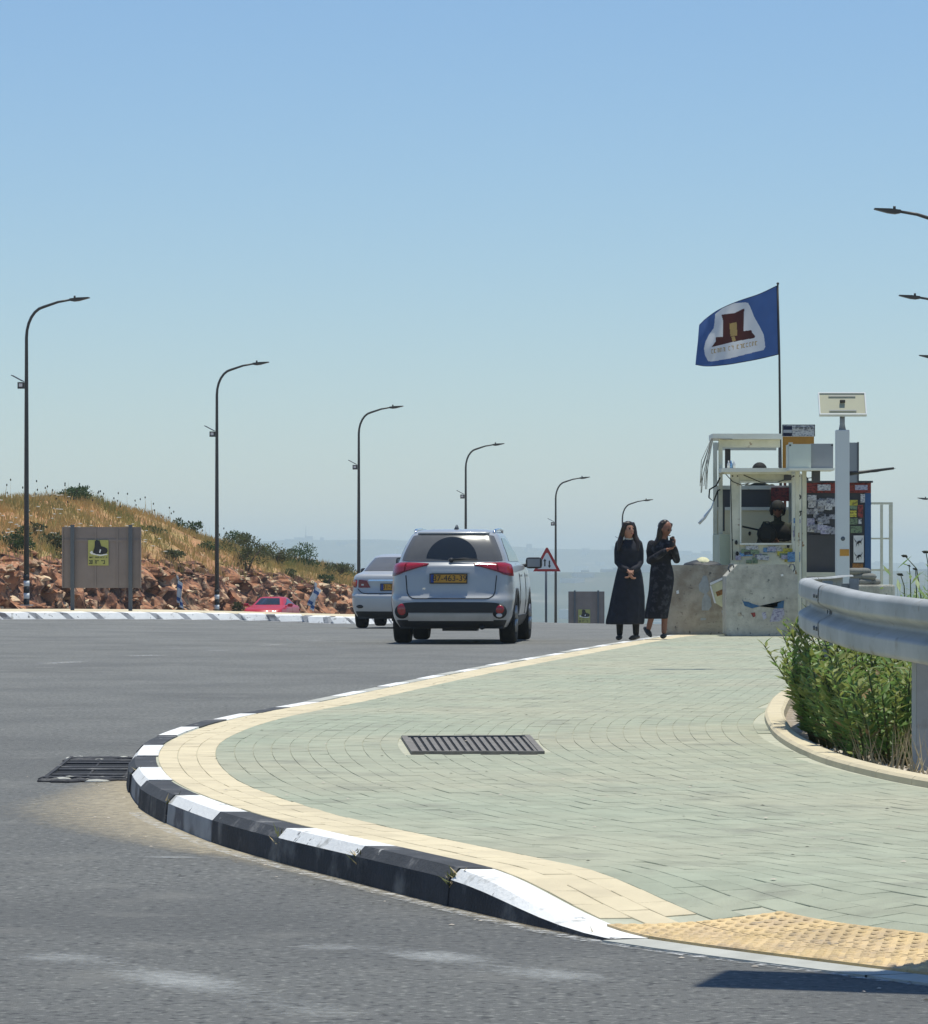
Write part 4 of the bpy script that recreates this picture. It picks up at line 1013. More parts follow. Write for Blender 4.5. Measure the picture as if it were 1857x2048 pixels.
def saloon(name, label, loc, rz, paint, rear=True):
    t = thing(name, label, 'car', loc, rz)
    zs = [.22+.0205*i for i in range(61)]; zs = [z for z in zs if z < 1.455] + [1.459]; W = [(.92, .315), (3.52, .315)]
    T.body(W, .355, zs).build('body', paint, t)
    for wy, _ in W:
        for sd in (-1, 1):
            wheel(t, sd*.745, wy, .315, .21, sd); mb = MB(); arch(T, mb, wy, .315, .335, .375, sd, .004); mb.build('wheel_arch', paint, t)
    mb = MB(); mb.box((0, 2.2, .26), (1.46, 4.0, .14)); mb.box((0, 2.2, .45), (1.26, 3.5, .4)); mb.box((.05, .7, .20), (.3, .4, .12)); mb.build('underbody', 'plastic_black', t)
    T.patch(-1.5, 1.5, 1.125, lambda a: 1.395-.02*(abs(a)/1.5)**4, .006, 26, 10).build('rear_window', 'glass_dusty', t)
    T.patch(3.6, 4.999, 1.125, 1.40, .006, 14, 8).build('windscreen', 'glass_dark', t); T.patch(-3.6, -4.999, 1.125, 1.40, .006, 14, 8).build('windscreen', 'glass_dark', t)
    for sd in (-1, 1):
        T.patch(sd*2.05, sd*2.97, 1.125, lambda a: 1.13+.25*sm(3.02, 2.55, abs(a))*sm(1.95, 2.35, abs(a)), .006, 22, 5).build('side_window', 'glass_dark', t)
        tl = T.poly(([(sd*.74, .80), (sd*1.1, .795), (sd*1.5, .80), (sd*1.95, .845)], [(sd*.86, .935), (sd*1.1, .952), (sd*1.5, .955), (sd*2.0, .925)]), .014).build('tail_light', 'lamp_red_dark', t)
        T.poly(([(sd*1.35, .83), (sd*1.6, .835), (sd*1.8, .85)], [(sd*1.35, .935), (sd*1.6, .935), (sd*1.8, .925)]), .02).build('lens', 'lamp_red', tl)
        T.poly(([(sd*.95, .84), (sd*1.05, .84)], [(sd*.95, .87), (sd*1.05, .87)]), .02).build('lens', 'lamp_clear', tl)
        mb = MB(); p = Vector((sd*.86, 2.95, 1.08)); mb.box(p+Vector((sd*.10, 0, .03)), (.22, .11, .14), bev=.045); mb.tube([p+Vector((-sd*.15, .05, -.02)), p], .025, 6); mb.build('door_mirror', paint if not rear else 'plastic_black', t)
        mb = MB(); mb.tube([Vector((sd*(abs(T.P(z, 2.5).x)+.002), 2.0+.05*(z-.7)**2, z)) for z in (.36, .6, .8, 1.0, 1.1)], .006, 4); mb.build('door_seam', 'seam', t)
        mb = MB(); mb.ball(T.P(.43, sd*1.15)+Vector((0, -.004, 0)), (.075, .02, .035), 10, 6); mb.build('reflector', 'plastic_black', t)
        hl = T.poly(([(sd*3.4, .70), (sd*3.8, .68), (sd*4.1, .68)], [(sd*3.3, .82), (sd*3.8, .80), (sd*4.1, .77)]), .012).build('headlight', 'lamp_clear', t)
    T.patch(-.80, .80, .925, .955, .022, 16, 3).build('boot_trim', 'chrome', t)
    T.patch(-1.5, 1.5, .22, .335, .008, 26, 3).build('lower_bumper', 'plastic_black', t)
    mb = MB(); mb.tube([T.pt(.685+.09*max(0, (abs(q)-.7)/.3)**2, q*1.25, .004) for q in [-1+2*k/30 for k in range(31)]], .008, 5); mb.build('boot_seam', 'seam', t)
    plate(t, T.pt(.81, 0, .004)+Vector((0, -.012, 0)), .5, .11, '31-752-64')
    mb = MB(); mb.tube([(0, 1.75, 1.455), (0, 1.68, 1.50)], [.02, .008], 6); mb.build('aerial', 'plastic_black', t)
    return t
saloon('saloon_car', 'pale silver saloon partly hidden behind the silver estate car', (-1.38, 76, zr(-1.3, 76)), R(-6.8), 'car_silver_warm')
Yr = 150; Xr_ = (550-CX)*Yr/F
saloon('saloon_car', 'small red car coming towards us behind the striped kerb', (Xr_+.10, Yr+3.9, EYE-(1187-YH)*Yr/F-1.47), R(180-9), 'car_red', False).scale = (.91, .91, .91)
# ------------------------------------------------------------------ guardrail
RP = [(12.0, 4.9, .90), (14, 3.55, .92), (16, 2.66, .935), (17.5, 2.39, .95), (18.4, 2.275, .957), (19, 2.20, .968), (20, 2.10, .985), (21, 2.05, 1.01), (22, 2.035, 1.03), (23, 2.07, 1.045), (24.5, 2.20, 1.05), (26.5, 2.50, 1.05), (29, 2.95, 1.06), (32, 3.9, 1.06), (35, 5.2, 1.06)]
def rail_at(Y): 
    return Vector((spl([(a, b) for a, b, c in RP], Y), Y, spl([(a, c) for a, b, c in RP], Y)))
def rail_n(Y):
    d = rail_at(Y+.05)-rail_at(Y-.05); d.z = 0; d.normalize(); return Vector((-d.y, d.x, 0))     # towards the pavement
grail = thing('guardrail', 'curved galvanised guardrail around the planting bed on the right', 'guardrail', (rail_at(20).x, 20, .1)); go = Vector(grail.location)
prof = [(.0, -.012), (.006, -.003), (.016, .0), (.052, -.002), (.066, -.007), (.075, -.016), (.0795, -.026), (.0805, -.032), (.083, -.09), (.0825, -.096), (.078, -.104), (.070, -.111), (.018, -.139), (.010, -.146), (.007, -.155), (.010, -.164), (.018, -.171), (.070, -.199), (.078, -.206), (.0825, -.214), (.083, -.22), (.0805, -.278), (.0795, -.284), (.075, -.294), (.066, -.303), (.052, -.308), (.016, -.31), (.006, -.307)]
secs = [(12.0, 14.9), (14.8, 18.05), (17.95, 21.6), (21.5, 25.3), (25.2, 28.6)]
for i, (a, b) in enumerate(secs):
    mb = MB(); n = 26; rows = []; back = []
    for k in range(n+1):
        Y = a+(b-a)*k/n; p = rail_at(Y); nn = rail_n(Y); o_ = .004*(i % 2)
        rows.append([p+nn*(q[0]+o_)+Vector((0, 0, q[1]))-go for q in prof]); back.append([p+nn*(q[0]+o_-.0035)+Vector((0, 0, q[1]))-go for q in prof])
    mb.grid(rows); mb.grid(back); mb.grid([[r[0], s_[0]] for r, s_ in zip(rows, back)]); mb.grid([[r[-1], s_[-1]] for r, s_ in zip(rows, back)])
    be = mb.build('beam', 'galv', grail)
    if i:
        for Y in (a+.03, a+.16):
            for dz in (-.065, -.155, -.245):
                p = rail_at(Y)+rail_n(Y)*(.081 if dz != -.155 else .004)+Vector((0, 0, dz))-go; nn = rail_n(Y)
                MB().tube([p, p+nn*.014], [.014, .011], 8).build('bolt', 'sign_post', be)
for Y in (14.9, 19.28, 24.4, 27.6):
    p = rail_at(Y)-go; nn = rail_n(Y); d = Vector((nn.y, -nn.x, 0)); mb = MB()
    ang = math.atan2(d.y, d.x); z0 = -.25; h = p.z-.02-z0; M_ = Matrix.Rotation(ang, 4, 'Z'); c_ = Vector((p.x, p.y, z0+h/2))-nn*.06
    mb.box(c_, (.10, .006, h), M=M_); mb.box(c_+d*.05-nn*.03, (.006, .06, h), M=M_); mb.box(c_-d*.05-nn*.03, (.006, .06, h), M=M_)
    mb.box(Vector((p.x, p.y, p.z-.155))-nn*.028, (.08, .05, .2), M=M_)
    mb.build('post', 'galv', grail)
# ------------------------------------------------------------------ planting
def bush():
    rnd = random.Random(21); t = thing('bush', 'dense green oleander bush under the guardrail', 'bush', (2.56, 22.0, .09)); mb = MB(); st = MB()
    for i in range(330):                                     # shoots fanning out of the bed, narrow leaves in whorls
        a = rnd.uniform(0, 2*math.pi); rr = math.sqrt(rnd.random()); bx, by = .75*rr*math.cos(a), 2.7*rr*math.sin(a)
        bx = max(bx, -0.50+max(0, abs(by+.4)-1.6)*.35)
        fan = Vector((bx*.40 + rnd.uniform(-.16, .16), by*.10+rnd.uniform(-.25, .25), 1)).normalized(); ln = rnd.uniform(.28, .54)*(1.0 if by < 1.2 else 1.1)
        if by > 1.4: fan = (fan + Vector((-.35, .0, 0))).normalized(); ln *= 1.15
        if by > 1.8 and bx < 0.1: ln *= 1.2
        b0 = Vector((bx, by, 0)); st.tube([b0, b0+fan*ln*.55, b0+fan*ln], [.009, .006, .003], 4)
        nl = 50
        for k in range(nl):
            f = .10+.92*k/nl; p = b0+fan*ln*f; th = k*2.4+i; d0 = Vector((math.cos(th), math.sin(th), rnd.uniform(.25, 1.25))); d0.normalize()
            s = rnd.uniform(.045, .115)*(1.0 if f < .9 else .8); sd = d0.cross(Vector((0, 0, 1)) + Vector((rnd.uniform(-.5, .5), rnd.uniform(-.5, .5), 0))).normalized()*s*.165; dn = Vector((0, 0, -1))*s*.12
            mb.add([p, p+d0*s*.45+sd, p+d0*s+dn, p+d0*s*.45-sd], [(0, 1, 2), (0, 2, 3)], 2 if rnd.random() < (.10 if f < .4 else .02) else (1 if rnd.random() < .25+.3*(f > .7) else 0))
    mb.build('foliage', ['leaf_bright', 'leaf_yellow', 'leaf_dry'], t); st.build('stem', 'leaf_olive', t)
bush()
rnd = random.Random(92); mb = MB()
for i in range(260):                                          # straw at the foot of the bush
    Y = rnd.uniform(17.6, 21); x = PK(Y)+.2+abs(rnd.gauss(0, .3)); p = Vector((x, Y, .1)); h = rnd.uniform(.05, .28); l = Vector((rnd.uniform(-.1, .1), rnd.uniform(-.1, .1), h)); w_ = Vector((.004, 0, 0))
    mb.add([p-w_, p+w_, p+l], [(0, 1, 2)])
mb.build('straw', 'straw', kind='stuff', label='dry straw stalks at the near foot of the bush', cat='grass')
mb = MB()
for y0, n_ in ((13.8, 16), (12.82, 34), (14.75, 10), (16.95, 8), (19.25, 8), (11.75, 10)):   # weeds in the kerb joints
    for k in range(n_):
        p = Vector((C(y0)+rnd.uniform(0, .06), y0+rnd.uniform(-.02, .02), zt(y0)-.02-rnd.random()*.05)); d = Vector((rnd.uniform(-.04, .02), rnd.uniform(-.05, .05), rnd.uniform(.01, .045))); e = Vector((.004, .006, 0))
        mb.add([p-e, p+e, p+d], [(0, 1, 2)], k % 2)
mb.build('joint_weeds', ['leaf_olive', 'straw'], kind='stuff', label='small dry weeds growing in the kerb joints', cat='weeds')
rnd = random.Random(2); mb = MB()
for i in range(1500):                                         # dry litter and gravel
    Y = rnd.uniform(14.2, 21.5); x = PK(Y)+.16+abs(rnd.gauss(0, .28)); a = rnd.uniform(0, 6.3); s = rnd.uniform(.012, .04); z = .105+.25*sm(1.2, 5, x-PK(Y))
    d = Vector((math.cos(a), math.sin(a), rnd.uniform(-.1, .3)))*s; e = Vector((-d.y, d.x, 0))*rnd.uniform(.2, .7); p = Vector((x, Y, z))
    mb.add([p-d-e, p+d-e*.6, p+d*.8+e+Vector((0, 0, .012)), p-d*.7+e], [(0, 1, 2, 3)])
mb.build('leaf_litter', 'gravel', label='pale dry leaf litter and gravel at the edge of the bed', cat='litter', kind='stuff')
def weeds():
    rnd = random.Random(31); mb = MB()
    for i in range(1700):
        Y = rnd.uniform(23.5, 34); x = rail_at(Y).x + .35 + 2.6*rnd.random(); z = .1; h = rnd.uniform(.78, 1.12)*(.85+.3*fbm(x*1.5, Y*.6, 3))
        if x < .1095*Y+.02: h *= .55
        b = Vector((x, Y, z)); l = Vector((rnd.uniform(-.12, .12), rnd.uniform(-.12, .12), h)); 
        for k in range(5):
            f = rnd.uniform(.3, 1); p = b+l*f; a = rnd.uniform(0, 6.3); d = Vector((math.cos(a), math.sin(a), rnd.uniform(.1, .9)))*rnd.uniform(.05, .12); e = Vector((-d.y, d.x, 0))*.13
            mb.add([p, p+d*.5+e, p+d, p+d*.5-e], [(0, 1, 2), (0, 2, 3)])
        mb.add([b+Vector((-.004, 0, 0)), b+Vector((.004, 0, 0)), b+l], [(0, 1, 2)])
    mb.build('weeds', 'leaf_bright', label='green weeds and grass growing behind the guardrail', cat='weeds', kind='stuff')
weeds()
def stalk(px, py, Y, label, bend, head, arm=None):
    tip = at(px, py, Y); rnd = random.Random(int(px)); b = Vector((tip.x-bend, Y, .1)); t = thing('seeding_weed', label, 'weed', b, group='tall seeding weeds behind the guardrail'); l = tip-b
    mb = MB(); mb.tube([(0, 0, 0), (l.x*.1, 0, l.z*.55), (l.x*.5, 0, l.z*.92), l], [.007, .006, .004, .003], 5)
    for k in range(6):
        f = rnd.uniform(.15, .75); a = rnd.uniform(0, 6.3); p = Vector((l.x*.1*f, 0, l.z*f)); d = Vector((math.cos(a), math.sin(a), .5))*rnd.uniform(.05, .11); mb.tube([p, p+d*.6, p+d], [.004, .012, .002], 4)
    mb.build('stem', 'leaf_olive', t)
    mb = MB(); mb.tube([l-Vector((head*.9, 0, -.004)), l-Vector((head*.4, 0, 0)), l+Vector((head*.3, 0, 0)), l+Vector((head*.6, 0, -.01))], [.002, head*.34, head*.30, .003], 7); mb.build('seed_head', 'seed_head', t)
stalk(1811, 1112, 27, 'weed stalk bending left with a dark pointed seed head', -.16, .030)
stalk(1853, 1104, 27, 'weed stalk with a dark triangular seed head at the right edge', -.03, .032)
stalk(1802, 1149, 27, 'short weed with a dark seed head nearest the pipe railing', -.05, .030)
stalk(1832, 1138, 27, 'leafy upright weed between the two tall seed heads', -.01, .022)
stalk(1819, 1131, 28, 'thin weed with a tiny seed head below the bending stalk', -.02, .016)

# ------------------------------------------------------------------ guard booth
ZB = .13
YB = 58.0
def W(px, py, Y): return at(px, py, Y)
booth = thing('guard_booth', 'cream metal guard booth with open window and soldier, behind the concrete block', 'booth', (W(1535, 1200, YB).x, YB, ZB)); bo = Vector(booth.location)
def panel(name, px0, px1, py0, py1, Y0, Y1, mat, parent=booth, org=None, bev=0.0):
    """a block whose front face covers that part of the view at distance Y0, as deep as Y1 - Y0"""
    a, b = W(px0, py0, Y0), W(px1, py1, Y0); o_ = bo if org is None else org
    return MB().box(((a.x+b.x)/2-o_.x, (Y0+Y1)/2-o_.y, (a.z+b.z)/2-o_.z), (b.x-a.x, Y1-Y0, a.z-b.z), bev=bev).build(name, mat, parent)
YG = YB+.99*0
gy = YH+F*(EYE-ZB)/YB                                        # photo row of the ground at the booth
panel('post', 1462, 1480, 947, gy, YB, YB+.10, 'cream_metal'); panel('post', 1585, 1604, 947, gy, YB, YB+.10, 'cream_light')
panel('post', 1606, 1614, 940, gy, YB+.03, YB+.10, 'cream_metal')
panel('lintel', 1480.3, 1584.7, 947, 962, YB+.004, YB+.09, 'cream_metal')
panel('window_frame', 1480.3, 1584.7, 962.3, 965.5, YB-.02, YB+.06, 'cream_light'); panel('window_frame', 1480.3, 1483.5, 965.7, 1085.5, YB-.02, YB+.06, 'cream_light')
panel('window_sill', 1480.3, 1584.7, 1086, 1090, YB-.05, YB+.10, 'cream_light')
panel('front_panel', 1480.3, 1584.7, 1090.3, gy, YB+.01, YB+.05, 'cream_metal')
panel('porch_roof', 1444, 1583, 936, 944, YB-.30, YB+.26, 'cream_light'); panel('roof_fascia', 1450, 1583, 944.3, 948, YB-.24, YB-.2, 'cream_metal')
# side wall with its window, back wall, right wall
xl = W(1462, 0, YB).x; xr = W(1604, 0, YB).x; D = 1.75
def bx(name, x0, x1, y0, y1, z0, z1, mat, parent=booth, org=None):
    o_ = bo if org is None else org
    return MB().box(((x0+x1)/2-o_.x, (y0+y1)/2-o_.y, (z0+z1)/2-o_.z), (x1-x0, y1-y0, z1-z0)).build(name, mat, parent)
zsl = 1.60; ztop = 2.52
bx('side_wall', xl-.155, xl-.095, YB+.25, YB+D, ZB, zsl, 'green_metal'); bx('wall_return', xl-.155, xl-.003, YB+.11, YB+.24, ZB, zsl, 'green_metal')
bx('corner_post', xl-.16, xl-.10, YB+.27, YB+.33, zsl+.002, 3.02, 'cream_metal'); bx('corner_post', xl-.15, xl-.09, YB+D-.08, YB+D, zsl+.002, 3.02, 'cream_metal')
bx('corner_post', xr-.05, xr+.01, YB+D-.08, YB+D, zsl+.002, 3.02, 'cream_metal')
bx('side_shutter', xl-.10, xl-.06, YB+.40, YB+1.2, zsl+.05, 2.15, 'dark_panel')
bx('back_wall', xl-.09, xr, YB+D, YB+D+.04, ZB, 2.0, 'cream_inner'); bx('back_wall', xl-.09, xl+.72, YB+D, YB+D+.04, 2.003, 2.34, 'dark_panel')
bx('back_rail', xl-.09, xr, YB+D-.03, YB+D+.05, 2.30, 2.36, 'cream_metal'); bx('sill_rail', xl-.09, xr, YB+D-.03, YB+D-.002, 1.98, 2.03, 'cream_light')
bx('right_wall', xr+.003, xr+.04, YB+.12, YB+D, ZB, 2.45, 'blue_paint'); bx('hanging_cloth', xr-.32, xr-.05, YB+D-.10, YB+D-.06, 2.12, 2.33, 'poster_red')
bx('floor_slab', xl-.15, xr, YB-.05, YB+D, ZB-.02, ZB+.04, 'concrete')
# upper deck and roof
bx('upper_roof', W(1424, 0, 58.3).x, W(1563, 0, 58.3).x+.0, YB+.10, YB+.95, 3.02, 3.10, 'cream_light'); bx('upper_beam', xl-.16, W(1561, 0, 58.3).x, YB+.28, YB+.34, 2.90, 3.017, 'cream_metal')
bx('upper_beam', xl-.15, W(1561, 0, 59).x, YB+D-.06, YB+D, 2.90, 3.017, 'cream_metal'); bx('upper_rail', xl-.155, xr, YB+.28, YB+.33, 2.50, 2.58, 'cream_metal')
bx('upper_post', xl-.02, xl+.06, YB+.9, YB+.98, 2.60, 2.897, 'dark_panel'); bx('upper_post', W(1557, 0, 58.4).x, W(1562, 0, 58.4).x, YB+.30, YB+.36, 2.60, 2.897, 'dark_panel')
mb = MB()
for k in range(3):
    x0 = xl+.35+.3*k; mb.prism([(x0+.28*math.cos(t_*math.pi/8)*.45-bo.x+.1, 2.40-ZB+(.035+.03*k)*math.sin(t_*math.pi/8)) for t_ in range(9)], .145, .155, axis='y')
mb.build('torn_lining', 'dark_panel', booth)
rp = random.Random(17)
def posters(parent, org, px0, px1, py0, py1, Y, n, mats, wmin, wmax, hmin, hmax, prefix='poster', seed=1):
    r = random.Random(seed)
    for i in range(n):
        w, h = r.uniform(wmin, wmax), r.uniform(hmin, hmax); px = r.uniform(px0+w/2, px1-w/2); py = r.uniform(py0+h/2, py1-h/2)
        c_ = W(px, py, Y); ww, hh = w*Y/F, h*Y/F; o = MB().box((0, 0, 0), (ww, .002, hh)).build(prefix, r.choice(mats), parent)
        o.location = c_-org+Vector((0, -.0022*(i+1), 0)); o.rotation_euler.y = r.uniform(-.08, .08)
posters(booth, bo, 1466, 1602, 1090, 1128, YB, 20, ['poster_white', 'poster_lilac', 'poster_yellow', 'poster_white', 'poster_dark', 'poster_lilac', 'poster_green', 'poster_blue'], 10, 26, 6, 13, 'sticker', 3)
posters(booth, bo, 1586, 1603, 1035, 1085, YB, 4, ['poster_lilac', 'poster_blue', 'poster_white'], 8, 13, 6, 14, 'sticker', 8)
panel('sticker', 1576, 1601, 1104, 1124, YB-.052, YB-.05, 'poster_blue')
mb = MB()
for px, py, r_ in ((1597.5, 994, .043), (1598, 1028, .04)):
    c_ = W(px, py, YB)-bo; mb.grid([[(c_.x+q*math.cos(k*math.pi/10), -.004, c_.z+q*math.sin(k*math.pi/10)) for k in range(21)] for q in (r_, r_*.62)])
mb.box(W(1598, 1023, YB)-bo+Vector((0, -.006, 0)), (.09, .003, .02)); mb.box(W(1597.5, 994, YB)-bo+Vector((0, -.006, 0)), (.03, .003, .05), M=Matrix.Rotation(.6, 4, 'Y')); mb.build('printed_emblem', 'paint_black', booth)
mb = MB()
for px, py in ((1473, 1085), (1475, 1107), (1577, 1092), (1500, 1067)): mb.ball(W(px, py, YB if px != 1500 else YB+D-.01)-bo+Vector((0, -.03, 0)), (.022, .02, .035), 8, 5)
mb.build('fixing', 'gear', booth)
# tassel and rags at the roof corner
mb = MB(); c_ = W(1424, 882, 58.1)-bo
for k in range(9):
    r_ = random.Random(k); dx = r_.uniform(-.10, .02); mb.tube([c_+Vector((.15+.02*k, 0, .03)), c_+Vector((.02+dx*.3, -.02, .04)), c_+Vector((-.07+dx, -.03, -.25-.04*k)), c_+Vector((-.09+dx, -.03, -.62-.05*(k % 4)))], .005, 4)
mb.build('frayed_cord', 'rope', booth)
mb = MB(); c_ = W(1441, 955, 58.15)-bo; mb.tube([c_, c_+Vector((-.06, -.05, -.12)), c_+Vector((-.16, -.05, -.18)), c_+Vector((-.17, -.05, -.30)), c_+Vector((-.10, -.05, -.36)), c_+Vector((-.04, -.05, -.2)), c_+Vector((.0, -.05, -.18))], .012, 6); mb.build('strap', 'gear', booth)
mb = MB(); mb.tube([c_+Vector((-.10, -.05, -.35)), c_+Vector((-.13, -.05, -.45)), c_+Vector((-.24, -.05, -.60)), c_+Vector((-.32, -.05, -.69))], [.012, .03, .065, .05], 8, sq=(1, .4)); mb.build('plastic_bag', 'post_white', booth)

# cables, a lamp, bottles and a conduit: the clutter of the post
for k, (a, b, sag) in enumerate((((1450, 946), (1500, 966), .08), ((1488, 950), (1590, 952), .10), ((1604, 950), (1640, 945), .06), ((1462, 960), (1466, 1120), .0))):
    A_, B_ = W(*a, YB-.06)-bo, W(*b, YB-.06)-bo; MB().tube([A_, A_.lerp(B_, .33)-Vector((0, 0, sag)), A_.lerp(B_, .66)-Vector((0, 0, sag)), B_], .007, 5).build('cable', 'gear', booth)
for k, px in enumerate((1458, 1463, 1469)):
    c_ = W(px, 936, YB-.1)-bo; MB().tube([c_, c_+Vector((0, 0, .06)), c_+Vector((0, 0, .085)), c_+Vector((0, 0, .11))], [.022, .022, .010, .010], 8).build('bottle', 'post_white' if k != 1 else 'poster_blue', booth)
c_ = W(1576, 955, YB-.05)-bo; MB().box(c_, (.11, .06, .08), bev=.01).build('flood_lamp', 'dark_panel', booth); c_ = W(1594, 1060, YB-.02)-bo; MB().box(c_, (.07, .05, .12), bev=.008).build('switch_box', 'grey_panel', booth)
for px, py in ((1466, 952), (1476, 952), (1588, 952), (1600, 952), (1466, 1080), (1600, 1080)): MB().ball(W(px, py, YB)-bo, (.012, .008, .012), 6, 4).build('rivet', 'gear', booth)
# ---- boards over the booth
def board(name, label, cat, px0, px1, py0, py1, Y, mat, th=.03):
    a, b = W(px0, py0, Y), W(px1, py1, Y); t = thing(name, label, cat, ((a.x+b.x)/2, Y, b.z)); org = Vector(t.location)
    panel('panel', px0, px1, py0, py1, Y, Y+th, mat, t, org); return t, org
t, org = board('notice_board', 'orange board with a white sign and small flag print above the booth', 'sign', 1566, 1629, 873, 940, 59.95, 'orange_board')
for px in (1571, 1597): bx('support', W(px, 0, 59.99).x-.02, W(px, 0, 59.99).x+.02, 59.99, 60.03, ZB, 2.9, 'wood_dark', t, org)
s1 = panel('white_sign', 1565.5, 1631, 849, 872.6, 59.92, 59.945, 'dark_panel', t, org); panel('sign_face', 1567, 1629.5, 850.5, 872, 59.912, 59.918, 'poster_white', s1, org)
panel('flag_print', 1567.4, 1585, 852, 872, 59.906, 59.911, 'flag_hem', s1, org); panel('flag_print', 1567.6, 1584.5, 859.5, 865.5, 59.900, 59.905, 'flag_white', s1, org)
mb = MB(); a, b = W(1591, 858, 59.9)-org, W(1627, 858, 59.9)-org; marks(mb, a.x, b.x, a.z, .032, -.05, 9, seed=6); mb.build('lettering', 'paint_black', s1)
t, org = board('metal_cabinet', 'pale green metal cabinet left of the white solar post', 'cabinet', 1579, 1623, 888, 936, 57.2, 'pale_panel', .55)
bx('side_panel', W(1623.5, 0, 57.2).x, W(1668, 0, 57.2).x, 57.25, 57.7, W(0, 936, 57.2).z, W(0, 887, 57.2).z, 'grey_panel', t, org)
bx('ledge', W(1578, 0, 57.2).x, W(1669, 0, 57.2).x, 57.1, 57.8, W(0, 941, 57.2).z, W(0, 936.5, 57.2).z, 'cream_light', t, org)
for px in (1581, 1665): bx('bolt', W(px, 0, 57.2).x-.012, W(px, 0, 57.2).x+.012, 57.185, 57.2, W(0, 892, 57.2).z, W(0, 889, 57.2).z, 'gear', t, org)
bx('bracket', W(1625, 0, 57.5).x, W(1640, 0, 57.5).x, 57.4, 57.6, W(0, 965, 57.5).z, W(0, 941.5, 57.5).z, 'dark_panel', t, org)
for px in (1597, 1611): bx('leg', W(px, 0, 57.5).x-.03, W(px, 0, 57.5).x+.03, 57.62, 57.68, ZB, W(0, 941.5, 57.2).z, 'cream_metal', t, org)
t, org = board('grey_board', 'tall grey board edge right of the white solar post', 'board', 1690, 1716, 885, 965, 60.3, 'grey_panel'); bx('edge', W(1716.2, 0, 60.3).x, W(1718.5, 0, 60.3).x, 60.28, 60.36, W(0, 965, 60.3).z, W(0, 884, 60.3).z, 'dark_panel', t, org)

# ---- poster covered shelter
YS = 60.6; so_ = W(1678, 1155, YS)
shel = thing('shelter', 'shelter wall plastered with torn posters, red top band and blue corner', 'shelter', (so_.x, YS, ZB)); sorg = Vector(shel.location); gy2 = YH+F*(EYE-ZB)/YS
panel('wall', 1612, 1730, 986, gy2, YS, YS+1.5, 'dark_panel', shel, sorg); panel('top_band', 1612, 1743, 965.5, 985.7, YS-.03, YS+1.5, 'poster_red', shel, sorg)
panel('roof', 1609, 1747, 961.5, 965.2, YS-.08, YS+1.6, 'dark_panel', shel, sorg); panel('corner_column', 1730.5, 1743, 986, gy2, YS-.02, YS+1.5, 'blue_paint', shel, sorg)
panel('lower_panel', 1614, 1671, 1070, 1152, YS-.03, YS-.004, 'dark_panel', shel, sorg)
posters(shel, sorg, 1613, 1672, 988, 1070, YS, 40, ['poster_white', 'poster_grey', 'poster_lilac', 'poster_grey', 'poster_dark', 'poster_white', 'poster_grey'], 8, 20, 7, 17, 'poster', 5)
for i, (a, b, c_, d, m) in enumerate(((1700, 1716, 1000, 1011, 'poster_yellow'), (1701, 1715, 1011.5, 1019, 'poster_green'), (1716.5, 1727, 1010, 1035, 'poster_red'), (1701, 1714, 1021, 1034, 'poster_yellow'), (1700, 1716, 1036, 1049, 'poster_green'),
        (1718, 1724, 1038, 1048, 'poster_white'), (1702, 1725, 1052, 1066, 'poster_green'), (1722, 1731, 988, 1005, 'poster_white'), (1706, 1727, 1127, 1151, 'poster_brown'), (1636, 1662, 969, 981, 'poster_white'), (1711, 1736, 970, 980, 'poster_lilac'), (1637, 1655, 1000, 1012, 'poster_white'), (1616, 1634, 990, 1001, 'poster_white'))):
    panel('poster', a, b, c_, d, YS-.105-.002*i, YS-.1-.002*i, m, shel, sorg)
pw = panel('poster', 1708, 1728.5, 1071, 1125, YS-.14, YS-.137, 'paint_white', shel, sorg); mb = MB()
for py in (1084, 1112):
    q = lambda u, v: ((W(1718+u, py+v, YS-.142).x-sorg.x), W(1718+u, py+v, YS-.142).z-sorg.z)
    mb.prism([q(*p) for p in ((-5, 10), (-4, 2), (-1, -2), (4, -3), (5, -1), (6, 6), (4.5, 1.5), (1, 2), (.5, 9), (-.5, 3), (-3, 4))], -.148, -.142, axis='y')
    mb.prism([q(*p) for p in ((-5, 1), (-8, -4), (-8.5, -9), (-7.3, -4.5), (-4, -.5))], -.150, -.1485, axis='y'); mb.prism([q(*p) for p in ((5, -2), (7, -6), (6.6, -9), (7.8, -6), (6, -1))], -.152, -.1505, axis='y')
mb.build('printed_animal', 'paint_black', pw)

